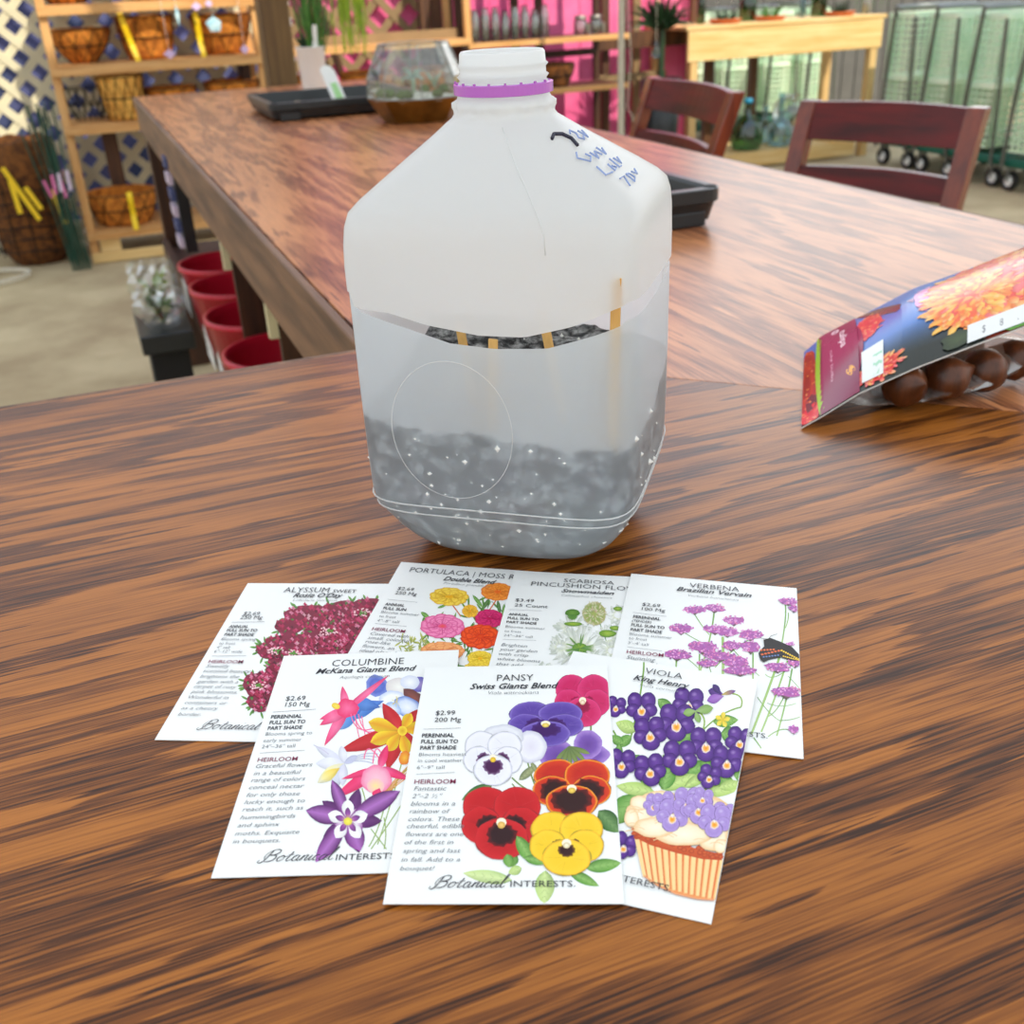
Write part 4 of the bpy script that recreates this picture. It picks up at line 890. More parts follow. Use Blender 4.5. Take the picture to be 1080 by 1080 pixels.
SCR = [([(.0, .35), (-.2, .9), (.1, 1.6), (.9, 2.05), (1.6, 1.9), (1.6, 1.4), (1.0, 1.1), (.5, 1.05)], 0), ([(.55, 1.9), (.35, 1.0), (.1, .1), (-.3, -.25), (-.7, -.1), (-.6, .25)], 0), ([(.7, 1.1), (1.5, .95), (1.5, .35), (.9, -.02), (.2, .0)], 0),
       ([(2.6, .95), (2.1, .7), (2.0, .2), (2.35, 0), (2.8, .3), (2.85, .8), (2.6, .95), (2.95, .75), (3.3, .85)], 0),
       ([(3.75, 1.6), (3.5, .6), (3.45, .1), (3.75, .0), (4.1, .3)], 0), ([(3.3, 1.05), (4.1, 1.1)], 0),
       ([(5.1, .85), (4.7, .95), (4.3, .6), (4.3, .1), (4.7, .0), (5.0, .5), (5.1, .9), (4.98, .2), (5.2, .0), (5.5, .3)], 0),
       ([(5.5, .3), (5.75, .95), (5.65, .4), (5.55, 0), (5.8, .6), (6.2, .95), (6.35, .8), (6.2, .2), (6.4, 0), (6.7, .3)], 0),
       ([(6.7, .3), (6.95, .9), (6.82, .2), (7.0, 0), (7.3, .3)], 0), ([(7.05, 1.3), (7.1, 1.4)], 0),
       ([(8.1, .75), (7.9, .95), (7.5, .7), (7.4, .2), (7.7, 0), (8.2, .3)], 0),
       ([(9.2, .85), (8.8, .95), (8.4, .6), (8.4, .1), (8.8, .0), (9.1, .5), (9.2, .9), (9.08, .2), (9.3, .0), (9.6, .3)], 0),
       ([(9.6, .3), (10.1, 1.5), (10.3, 2.1), (10.1, 2.15), (9.85, 1.2), (9.75, .2), (10.0, 0), (10.4, .25)], 0)]
def script(P, a, b, hgt, col, w=.00032):
    A = P.uv(*a); Bq = P.uv(*b); up = P.uv(a[0], a[1]-hgt); H = math.hypot(up[0]-A[0], up[1]-A[1])/2.1; L = (Bq[0]-A[0]); k = L/11.2
    for pts, _ in SCR:
        q = []
        for i in range(len(pts)-1):          # catmull-rom
            p0, p1, p2, p3 = pts[max(i-1, 0)], pts[i], pts[i+1], pts[min(i+2, len(pts)-1)]
            for t in (0, .25, .5, .75): q.append(tuple(.5*(2*p1[d]+(-p0[d]+p2[d])*t+(2*p0[d]-5*p1[d]+4*p2[d]-p3[d])*t*t+(-p0[d]+3*p1[d]-3*p2[d]+p3[d])*t**3) for d in (0, 1)))
        q.append(pts[-1]); q = [(A[0]+(x+.7+.42*y)*k*.98, A[1]+y*H) for x, y in q]; vs = []
        for i, p in enumerate(q):
            c = q[max(0, i-1)]; d = q[min(len(q)-1, i+1)]; dx, dy = d[0]-c[0], d[1]-c[1]; l = math.hypot(dx, dy) or 1; ww = w*(.75 if dy > 0 else 1.25)/2
            vs += [(p[0]-dy/l*ww, p[1]+dx/l*ww), (p[0]+dy/l*ww, p[1]-dx/l*ww)]
        P.raw(vs, [col]*len(vs), [(2*i, 2*i+1, 2*i+3, 2*i+2) for i in range(len(q)-1)], False)
# ------------------------------------------------------------------ SEED PACKETS
PK = [('alyssum', -.10669, .40498, -.10375, .0825, .1270, .0008, (150, 590, 4.0), 'rose-pink alyssum seed packet, far left of the fan, under two others'),
      ('portulaca', -.03447, .41283, -.21823, .0825, .1300, .0012, (370, 580, 5.684), 'seed packet with yellow, pink and orange portulaca, back row beside the jug'),
      ('scabiosa', .03052, .39801, -.16541, .0825, .1300, .0015, (510, 590, 6.353), 'seed packet with white scabiosa pincushion flowers, middle of the back row before the jug'),
      ('verbena', .08536, .38734, -.24210, .0831, .1300, .0016, (640, 590, 4.909), 'seed packet with purple verbena and a black butterfly, far right of the back row'),
      ('columbine', -.06958, .33205, -.02489, .0814, .1310, .0018, (215, 680, 4.32), 'seed packet with multicoloured columbine flowers, left of the front row'),
      ('viola', .04207, .31362, -.34175, .0827, .1323, .0022, (630, 680, 3.6), 'seed packet with purple violas and a cupcake, right of the front row'),
      ('pansy', -.00515, .31416, -.06030, .0813, .1307, .0026, (400, 690, 4.0), 'seed packet with five big pansies, topmost in the middle of the front row')]
TH_P = .0005
def sm(x): x = max(0, min(1, x)); return x*x*(3-2*x)
PKS = []
for k, (nm, sx, sy, th, w, h, z, crop, lb) in enumerate(PK):
    ex, ey = E(sx, sy); PKS.append((ex, ey, th-YAW, w, h, z, crop))
PLANES = []                      # rigid packets leaning on those beneath: z = a + b*u + c*v (underside)
def inside(k, x, y):
    ex, ey, th, w, h = PKS[k][:5]; c, s = math.cos(th), math.sin(th); dx, dy = x-ex, y-ey; u, v = c*dx+s*dy, -s*dx+c*dy
    return (abs(u) < w/2+.0015 and abs(v) < h/2+.0015), u, v
PRINT_T = .0009                  # envelope and ink
for k in range(len(PK)):
    ex, ey, th, w, h = PKS[k][:5]; c, s = math.cos(th), math.sin(th); pts = []
    for i in range(21):
        for j in range(31):
            u, v = (-.5+i/20)*w, (-.5+j/30)*h; x, y = ex+c*u-s*v, ey+s*u+c*v; r = .0001
            for q in range(k):
                ok, uu, vv = inside(q, x, y)
                if ok: A0 = PLANES[q]; r = max(r, A0[0]+A0[1]*uu+A0[2]*vv+PRINT_T+.0001)
            pts.append((u, v, r))
    n = len(pts); sr = sum(p[2] for p in pts)/n; bu = sum(p[0]*p[2] for p in pts)/sum(p[0]**2 for p in pts); bv = sum(p[1]*p[2] for p in pts)/sum(p[1]**2 for p in pts)
    best = None
    for fu in (0, .5, .8, 1, 1.3):
        for fv in (0, .5, .8, 1, 1.3):
            a0 = max(p[2]-bu*fu*p[0]-bv*fv*p[1] for p in pts)
            low = a0-abs(bu*fu)*w/2-abs(bv*fv)*h/2
            if low > 0 and (best is None or a0 < best[0]): best = (a0, bu*fu, bv*fv)
    PLANES.append(best)
ART = {}
def packet(k):
    nm = PK[k][0]; ex, ey, th, w, h, z, (cx0, cy0, sc) = PKS[k]; t = empty('seed_packet', (ex, ey, TZ), th); tag(t, PK[k][8], 'seed packet', 'fan of seed packets on the table')
    c, s = math.cos(th), math.sin(th)
    a0, bu, bv = PLANES[k]
    def bot(u, v): return a0+bu*u+bv*v
    def top(u, v): return bot(u, v)+TH_P
    NU, NV = 14, 20; m = MB()
    def f(i, j): u, v = (-.5+i/(NU-1))*w, (-.5+j/(NV-1))*h; return (u, v, top(u, v))
    m.grid(NU, NV, f); n = len(m.v)
    def g(i, j): u, v = (-.5+i/(NU-1))*w, (-.5+j/(NV-1))*h; return (u, v, bot(u, v)+.0001)
    m.grid(NU, NV, g)
    idx = [i for i in range(NU)]+[NU-1+NU*j for j in range(1, NV)]+[NU*(NV-1)+i for i in range(NU-2, -1, -1)]+[NU*j for j in range(NV-2, 0, -1)]
    for a, b in zip(idx, idx[1:]+idx[:1]): m.f.append((a, n+a, n+b, b))
    m.build('paper_envelope', M['paper'], t, smooth=False)
    z = a0+TH_P
    def uv(X, Y):
        p = onz(cx0+X/sc, cy0+Y/sc, TZ+z); dx, dy = p.x-ex, p.y-ey; u, v = c*dx+s*dy, -s*dx+c*dy
        return (max(-w/2+.0002, min(w/2-.0002, u)), max(-h/2+.0002, min(h/2-.0002, v)))
    place = lambda u, v, hh: (u, v, top(u, v)+.00004+hh)
    A = Paint(uv, place); ART[nm](A); A.build('printed_picture', M['print'], t)
    T = Paint(uv, lambda u, v, hh, q=A.h+6e-6: place(u, v, q)); TXT[nm](T); T.build('printed_text', M['print'], t)
def body(T, lines, cap, col=LGT, sh=.22, bold=-.004):
    for b, x0, y0, x1, y1 in lines: text(T, b, (x0, y0), (x1, y1), cap, col, bold, sh)
def rule(T, x0, y0, x1, y1): T.line([(x0, y0), (x1, y1)], 1.6, (150, 152, 156), False)
def rays(A, cx, cy, r0, r1, n, col, ry=1, w=1.2):
    for k in range(n): a = 2*PI*k/n+rnd.uniform(-.1, .1); q = rnd.uniform(.7, 1); A.line([(cx+r0*math.cos(a), cy+r0*ry*math.sin(a)), (cx+r1*q*math.cos(a), cy+r1*q*ry*math.sin(a))], [w, .3], col, False)
def flower5(A, cx, cy, rx, ry, base, edge, blotch=None, eye=(250, 220, 90), rim=None, rot=0, rimw=.90, bl=(.62, .6)):
    """pansy face: two back petals, two side petals, one broad lower petal"""
    rim = rim or edge; cr, sr = math.cos(rot), math.sin(rot)
    def T(x, y): return (cx+rx*(x*cr-y*sr), cy+ry*(x*sr+y*cr))
    for (x, y, a, b) in ((-.38, -.42, .58, .55), (.40, -.42, .58, .55), (-.50, .08, .50, .50), (.50, .08, .50, .50), (0, .45, .66, .56)):
        X, Y = T(x, y); A.ell(X, Y, rx*a*1.02, ry*b*1.02, [(0, mixc(base, (0, 0, 0), .25)), (1, mixc(edge, (0, 0, 0), .28))], math.degrees(rot), 26, .03)
        A.ell(X, Y, rx*a, ry*b, [(0, base), (.55, base), (rimw, mixc(base, edge, .6)), (1, rim)], math.degrees(rot), 26, .035)
        for q in range(9): an = rnd.uniform(0, 6.28); A.line([(X+rx*a*.25*math.cos(an), Y+ry*b*.25*math.sin(an)), (X+rx*a*.9*math.cos(an), Y+ry*b*.9*math.sin(an))], [1.2, .4], mixc(base, (0, 0, 0) if q % 2 else (255, 255, 255), .16), False)
        if blotch and y > -.2:
            X2, Y2 = T(x*bl[1]*1.0, y*bl[1]+(.02 if y < .2 else .04)); A.ell(X2, Y2, rx*a*bl[0], ry*b*bl[0], [(0, blotch), (.7, blotch), (1, mixc(blotch, base, .45))], math.degrees(rot), 22, .10, ray=.07)
    X, Y = T(0, .02); A.ell(X, Y-ry*.02, rx*.13, ry*.13, [(0, (255, 250, 230)), (1, (250, 240, 210))], 0, 10); A.ell(X, Y+ry*.05, rx*.10, ry*.10, [(0, eye), (1, mixc(eye, (160, 90, 0), .4))], 0, 10)
GR = (84, 150, 50); DG = (40, 96, 36); LG = (176, 208, 110)
def leaf(A, x, y, ang, L, W, c=GR, pale=0):
    a = mixc(c, (255, 255, 255), pale); A.petal(x, y, ang, L, W, mixc(a, (0, 50, 0), .25), a, mixc(a, (230, 240, 140), .3), rib=mixc(a, (255, 255, 200), .35), wid=.45)
    for k in range(4):
        t = .2+.18*k; an = math.radians(ang); px, py = x+L*t*math.cos(an), y-L*t*math.sin(an)
        for sg in (-1, 1): b = an+sg*.7; A.line([(px, py), (px+W*.32*math.cos(b), py-W*.32*math.sin(b))], .9, mixc(a, (0, 40, 0), .3), False)
def art_pansy(A):
    leaf(A, 560, 940, 172, 210, 56, LG, .25); leaf(A, 700, 900, 268, 140, 84, LG, .15); leaf(A, 600, 890, 200, 60, 40, LG, .1)
    leaf(A, 800, 905, 335, 140, 44, GR); leaf(A, 870, 890, 8, 155, 56, GR); leaf(A, 925, 655, 315, 125, 80, DG); leaf(A, 475, 552, 205, 140, 54, DG)
    leaf(A, 572, 830, 250, 60, 50, GR)
    for p in (((560, 545), (620, 610), (700, 700), 5), ((620, 430), (635, 500), (660, 560), 6), ((893, 300), (893, 350), (888, 380), 7), ((560, 520), (600, 560), (640, 575), 6)): A.curve(p[0], p[1], p[2], p[3], (110, 140, 60))
    leaf(A, 590, 530, 40, 95, 34, (120, 130, 90)); leaf(A, 640, 455, 300, 60, 20, (120, 130, 90))
    for (x, y, a, b) in ((750, 430, 75, 62), (880, 425, 92, 46), (880, 385, 60, 60)): A.ell(x, y, a, b, [(0, (104, 66, 150)), (.6, (124, 86, 176)), (1, (176, 140, 214))], 0, 24, .05)
    for q in range(6): A.petal(800, 390, 230+q*22, 95, 20, (90, 110, 60), (130, 150, 70))
    flower5(A, 858, 205, 118, 108, (206, 34, 98), (226, 66, 128), (150, 8, 64), (255, 240, 220), bl=(.42, .42))
    flower5(A, 702, 300, 158, 92, (92, 66, 160), (122, 98, 190), (62, 18, 96), (250, 230, 120), (146, 124, 206), bl=(.6, .5))
    A.ell(640, 395, 66, 66, [(0, (226, 220, 234)), (.7, (240, 238, 246)), (1, (206, 204, 220))], 0, 24, .04)
    A.ell(520, 350, 92, 46, [(0, (214, 212, 224)), (.7, (236, 236, 242)), (1, (206, 206, 218))], 0, 24, .06)
    flower5(A, 480, 440, 124, 112, (238, 236, 244), (246, 244, 250), (70, 14, 74), (252, 216, 60), (200, 200, 216), bl=(.52, .62))
    flower5(A, 812, 565, 165, 122, (196, 36, 22), (232, 78, 24), (46, 8, 10), (250, 220, 100), (252, 176, 50), bl=(.80, .84))
    flower5(A, 515, 705, 168, 150, (194, 16, 26), (214, 34, 40), (44, 6, 14), (250, 210, 120), (206, 34, 44), bl=(.58, .66))
    leaf(A, 580, 760, 300, 130, 56, GR); leaf(A, 610, 850, 350, 110, 40, GR); leaf(A, 540, 835, 280, 55, 46, GR)
    flower5(A, 790, 790, 156, 132, (250, 204, 40), (252, 214, 60), (52, 12, 14), (255, 255, 230), (240, 176, 30), bl=(.36, .42))
def txt_pansy(T):
    text(T, 'PANSY', (497, 127), (650, 123), 26, INK, -.008); text(T, 'Swiss Giants Blend', (383, 160), (757, 150), 22, INK, .016, .35); text(T, 'Viola wittrockiana', (460, 182), (673, 178), 14, LGT, -.012, .2)
    text(T, '$2.99', (238, 266), (320, 262), 18, INK); text(T, '200 Mg', (233, 294), (345, 290), 18, INK); rule(T, 187, 324, 343, 319); rule(T, 155, 508, 320, 500)
    body(T, [('PERENNIAL', 180, 357, 315, 352), ('FULL SUN TO', 176, 382, 333, 376), ('PART SHADE', 172, 407, 325, 402)], 15, INK, 0, .022)
    body(T, [('Blooms heaviest', 167, 434, 368, 424), ('in cool weather', 163, 459, 350, 452), ('6"\u20139" tall', 158, 487, 275, 481)], 14, LGT, 0)
    text(T, 'HEIRLOOM', (147, 547), (322, 540), 18, MAR, .006)
    body(T, [('Fantastic', 145, 575, 283, 570), ('2"\u20132 \u00bd"', 137, 606, 265, 601), ('blooms in a', 132, 637, 320, 630), ('rainbow of', 126, 668, 298, 661), ('colors. These', 121, 700, 338, 692), ('cheerful, edible', 115, 729, 357, 722), ('flowers are one', 110, 762, 355, 754), ('of the first in', 104, 795, 312, 789), ('spring and last', 98, 830, 343, 823), ('in fall. Add to a', 91, 866, 340, 857), ('bouquet!', 85, 902, 232, 895)], 18)
    script(T, (210, 972), (535, 965), 50, INK); text(T, 'INTERESTS.', (552, 969), (827, 967), 25, INK, .0)
def colum(A, cx, cy, r, sp, pc, inner, rot=0, yel=(250, 224, 90)):
    for k in range(5):
        a = rot+72*k; A.petal(cx, cy, a, r, r*.42, mixc(sp, (255, 255, 255), .15), sp, mixc(sp, (0, 0, 0), .12), wid=.5)
    for k in range(5):
        a = rot+36+72*k; A.petal(cx, cy, a, r*.5, r*.36, inner, inner, pc, wid=.62)
    A.ell(cx, cy, r*.10, r*.10, [(0, yel), (1, mixc(yel, (200, 140, 0), .4))], 0, 9)
    for k in range(7): a = rnd.uniform(0, 6.3); A.line([(cx, cy), (cx+r*.2*math.cos(a), cy+r*.2*math.sin(a))], 1.6, yel, False)
def art_columbine(A):
    G = (150, 176, 90)
    for a, b, c in (((720, 650), (750, 740), (730, 760)), ((900, 540), (860, 700), (790, 900)), ((840, 480), (860, 600), (850, 640)), ((920, 690), (850, 800), (760, 920)), ((820, 740), (790, 850), (750, 910)), ((760, 830), (800, 880), (830, 920)), ((850, 690), (860, 620), (930, 560)), ((820, 780), (835, 850), (820, 920))): A.curve(a, b, c, 5, G)
    for k in range(5): A.curve((800-6*k, 715), (850, 650-5*k), (930, 600-12*k), 4, (224, 150, 60))
    # blue and pink upper flowers
    A.ell(790, 195, 52, 48, [(0, (110, 130, 210)), (.6, (84, 104, 196)), (1, (130, 150, 220))], 20, 18, .08); A.ell(985, 190, 50, 34, [(0, (170, 150, 206)), (1, (90, 90, 180))], 0, 18, .08)
    A.ell(890, 200, 60, 42, [(0, (248, 246, 240)), (1, (222, 214, 214))], 0, 20, .06); A.ell(940, 180, 44, 32, [(0, (250, 250, 248)), (1, (214, 220, 240))], 0, 18, .05); A.ell(960, 250, 60, 30, [(0, (150, 84, 70)), (1, (100, 56, 60))], 40, 18, .1)
    A.ell(860, 265, 62, 50, [(0, (240, 244, 252)), (.6, (250, 250, 252)), (1, (196, 208, 238))], 0, 22, .06); A.ell(930, 290, 70, 44, [(0, (244, 246, 252)), (.6, (214, 224, 246)), (1, (88, 124, 206))], 20, 22, .06); A.ell(860, 300, 40, 32, [(0, (250, 250, 250)), (1, (150, 180, 228))], 20, 16, .06)
    for k in range(8): a = rnd.uniform(0, 6.3); A.line([(880, 265), (880+24*math.cos(a), 265+24*math.sin(a))], 2, (220, 200, 90), False)
    A.petal(820, 262, 200, 200, 74, (60, 110, 200), (70, 130, 216), (140, 180, 230)); A.petal(720, 300, 215, 150, 60, (50, 96, 190), (80, 140, 220), (120, 170, 226)); A.petal(805, 290, 170, 130, 60, (48, 90, 180), (76, 130, 210), (60, 110, 200))
    P1, P2 = (236, 40, 104), (250, 110, 160)
    for a, L, W in ((38, 245, 30), (100, 105, 40), (200, 130, 36), (238, 190, 46), (210, 140, 50)): A.petal(650, 300, a, L, W, P1, P2, P1, wid=.35)
    A.ell(655, 295, 50, 42, [(0, P2), (1, P1)], 0, 18, .12); A.ell(602, 285, 20, 14, [(0, (252, 230, 90)), (1, (240, 200, 60))], 20, 10)
    for dx in (0, 16, 34): A.curve((670+dx, 320), (690+dx, 420), (780+dx*.5, 380+dx), 4.5, P2)
    for dx in (0, 30): A.curve((690+dx, 330), (700+dx, 400), (710+dx, 430), 4, P2)
    # red and yellow
    R1, R2 = (196, 16, 26), (224, 40, 40)
    for a, L, W in ((197, 290, 74), (122, 150, 70), (48, 140, 60), (250, 180, 66), (310, 120, 60)): A.petal(895, 400, a, L, W, R2, R1, R1, wid=.4)
    for a, L, W in ((165, 155, 66), (200, 150, 60), (235, 110, 54), (285, 110, 56), (10, 110, 60), (60, 90, 50)): A.petal(900, 395, a, L, W, (222, 150, 20), (250, 216, 40), (252, 226, 60), wid=.65, rib=(232, 160, 30))
    A.ell(905, 395, 22, 22, [(0, (222, 170, 20)), (1, (250, 220, 60))], 0, 12); A.ell(915, 515, 26, 32, [(0, (250, 190, 60)), (1, (236, 120, 30))], 20, 14, .05)
    # pale white/yellow
    for a, L, W, c in ((150, 150, 44, (226, 226, 240)), (180, 130, 56, (240, 240, 248)), (215, 150, 56, (250, 240, 180)), (245, 140, 46, (214, 216, 232)), (100, 80, 40, (236, 236, 246)), (30, 70, 30, (200, 200, 230)), (265, 100, 40, (228, 226, 240))): A.petal(640, 540, a, L, W, mixc(c, (190, 190, 220), .4), c, mixc(c, (180, 180, 210), .3), wid=.5)
    A.petal(620, 560, 212, 100, 44, (236, 196, 60), (250, 224, 110), (248, 236, 170)); 
    for k in range(4): A.curve((640, 535), (720, 520-12*k), (770+8*k, 540-14*k), 4, (196, 198, 222))
    A.curve((500, 458), (540, 475), (570, 500), 4, (206, 200, 220))
    # pink hanging
    A.curve((800, 520), (740, 430), (730, 520), 5, P2); A.curve((820, 520), (780, 420), (770, 540), 5, P2)
    for a, L, W in ((213, 250, 56), (70, 110, 40), (340, 150, 40), (196, 180, 30)): A.petal(800, 560, a, L, W, P2, P1, P1, wid=.4)
    A.ell(785, 610, 70, 62, [(0, (250, 200, 214)), (.7, (248, 170, 196)), (1, (244, 120, 164))], 0, 22, .06); A.ell(782, 640, 40, 34, [(0, (252, 224, 150)), (1, (250, 190, 200))], 0, 16); A.petal(800, 650, 250, 50, 50, P1, P1, P1)
    # purple
    U1, U2 = (92, 28, 104), (150, 66, 160)
    colum(A, 660, 795, 150, U1, U2, (250, 236, 244), 0)
    for a, L, W in ((168, 195, 84), (112, 190, 60), (28, 270, 84), (232, 240, 76), (292, 150, 90)): A.petal(655, 790, a, L, W, U2, U1, (170, 90, 176) if a > 200 else U1, wid=.55, rib=(176, 110, 190))
    for k in range(5): a = 90+72*k; A.petal(655, 795, a, 95, 56, (220, 180, 214), (252, 248, 250), (252, 250, 250), wid=.62); A.petal(655, 795, a, 60, 26, (250, 230, 120), U2, U1)
    A.ell(655, 798, 20, 18, [(0, (250, 240, 90)), (1, (226, 210, 70))], 0, 10)
def txt_columbine(T):
    text(T, 'COLUMBINE', (583, 110), (910, 103), 28, INK, -.008); text(T, 'McKana Giants Blend', (510, 143), (968, 133), 22, INK, .016, .35); text(T, 'Aquilegia cultorum', (618, 165), (845, 160), 13, LGT, -.012, .2)
    text(T, '$2.69', (373, 262), (462, 258), 19, INK); text(T, '150 Mg', (370, 289), (482, 285), 19, INK); rule(T, 315, 313, 512, 300); rule(T, 255, 495, 460, 482)
    body(T, [('PERENNIAL', 305, 342, 447, 336), ('FULL SUN TO', 298, 367, 462, 360), ('PART SHADE', 290, 392, 447, 386)], 15, INK, 0, .022)
    body(T, [('Blooms spring to', 280, 418, 493, 410), ('early summer', 270, 447, 445, 441), ('24"\u201336" tall', 262, 474, 415, 468)], 15, LGT, 0)
    text(T, 'HEIRLOOM', (243, 534), (425, 527), 18, MAR, .006)
    body(T, [('Graceful flowers', 235, 562, 493, 553), ('in a beautiful', 225, 594, 440, 587), ('range of colors', 213, 624, 460, 616), ('conceal nectar', 203, 656, 455, 648), ('for only those', 192, 690, 435, 682), ('lucky enough to', 182, 722, 458, 714), ('reach it, such as', 173, 754, 450, 748), ('hummingbirds', 162, 790, 415, 782), ('and sphinx', 150, 825, 343, 818), ('moths. Exquisite', 138, 862, 432, 853), ('in bouquets.', 128, 897, 345, 888)], 18)
    script(T, (243, 978), (592, 970), 52, INK); text(T, 'INTERESTS.', (598, 971), (880, 968), 26, INK, .0)
def art_alyssum(A):
    blobs = [(700, 240, 100, 48), (620, 285, 62, 34), (850, 235, 120, 58), (950, 215, 90, 50), (900, 300, 130, 60), (780, 320, 110, 50), (640, 360, 120, 48), (540, 385, 62, 34), (740, 390, 120, 46), (860, 370, 110, 50), (600, 430, 70, 34), (575, 480, 60, 44), (490, 530, 66, 52), (500, 600, 56, 44), (520, 560, 50, 60), (700, 440, 150, 50)]
    for x, y, a, b in blobs:
        for k in range(15):
            t = rnd.uniform(0, 6.28); X, Y = x+a*.8*math.cos(t), y+b*.8*math.sin(t)
            if math.cos(t) < .5: A.petal(X, Y, math.degrees(-t)+rnd.uniform(-25, 25), rnd.uniform(26, 46), 9, (50, 110, 36), (110, 170, 60), up=False)
    A.h += 4e-6
    for x, y, a, b in blobs: A.ell(x, y, a, b, [(0, (120, 16, 48)), (1, (136, 24, 60))], 0, 22, .10)
    for q in range(90): x, y, a, b = rnd.choice(blobs); t = rnd.uniform(0, 6.28); A.petal(x+a*.85*math.cos(t), y+b*.85*math.sin(t), rnd.uniform(0, 360), rnd.uniform(14, 26), 9, (40, 70, 30), (90, 140, 50), up=False)
    A.h += 3e-6
    for x, y, a, b in blobs:
        n = int(a*b/80)
        for k in range(n):
            r = math.sqrt(rnd.random()); t = rnd.uniform(0, 6.28); X, Y = x+a*1.03*r*math.cos(t), y+b*1.05*r*math.sin(t); c = rnd.choice([(170, 20, 66), (196, 34, 88), (222, 70, 120), (150, 14, 54), (236, 140, 170), (90, 8, 34), (206, 44, 96)])
            if r < .25 and rnd.random() < .3: c = (236, 180, 190)
            s = rnd.uniform(5, 9); A.ell(X, Y, s*1.15, s*.8, [(0, mixc(c, (60, 0, 20), .3)), (1, c)], 45, 8, 0, False, ray=.35)
    for cx, cy in ((790, 305), (930, 230), (570, 390), (492, 535), (640, 400)):
        A.h += 3e-6
        for k in range(26): r = rnd.uniform(.3, 1); t = rnd.uniform(0, 6.28); A.ell(cx+38*r*math.cos(t), cy+20*r*math.sin(t), 5, 3.6, [(0, (250, 220, 220)), (1, (240, 170, 186))], 0, 6, 0, False)
        for k in range(12): r = rnd.uniform(0, .5); t = rnd.uniform(0, 6.28); A.ell(cx+38*r*math.cos(t), cy+20*r*math.sin(t), 5, 3.6, [(0, (120, 170, 60)), (1, (60, 120, 40))], 0, 6, 0, False)
def txt_alyssum(T):
    text(T, 'ALYSSUM', (595, 141), (785, 142), 20, INK, -.008); text(T, 'SWEET', (802, 143), (900, 144), 13, INK); text(T, "Rosie O'Day", (635, 162), (843, 164), 17, INK, .016, .35); text(T, 'Lobularia maritima', (635, 179), (820, 181), 10, LGT, -.012, .2)
    text(T, '$2.69', (425, 238), (492, 240), 14, INK); text(T, '250 Mg', (412, 254), (505, 255), 14, INK); rule(T, 378, 268, 517, 266); rule(T, 295, 411, 440, 409)
    body(T, [('ANNUAL', 365, 291, 447, 289), ('FULL SUN TO', 355, 307, 485, 304), ('PART SHADE', 345, 325, 470, 322)], 11, INK, 0, .022)
    body(T, [('Blooms spring', 333, 344, 480, 341), ('to frost', 323, 362, 392, 360), ('4" tall', 312, 379, 368, 378), ('6"\u201312" wide', 302, 396, 422, 395)], 11, LGT, 0)
    text(T, 'HEIRLOOM', (278, 440), (424, 438), 13, MAR, .006)
    body(T, [('Sweetly', 268, 459, 367, 457), ('scented beauty', 255, 479, 458, 477), ('brightens the', 243, 502, 410, 499), ('garden with a', 230, 524, 405, 522), ('carpet of rosy', 217, 545, 398, 543), ('pink blossoms.', 205, 567, 403, 565), ('Wonderful in', 192, 590, 365, 588), ('containers or', 178, 613, 358, 611), ('as a cheery', 163, 636, 320, 635), ('border.', 150, 662, 248, 661)], 13)
    script(T, (232, 717), (498, 715), 38, INK); text(T, 'INTERESTS.', (506, 718), (720, 716), 20, INK)
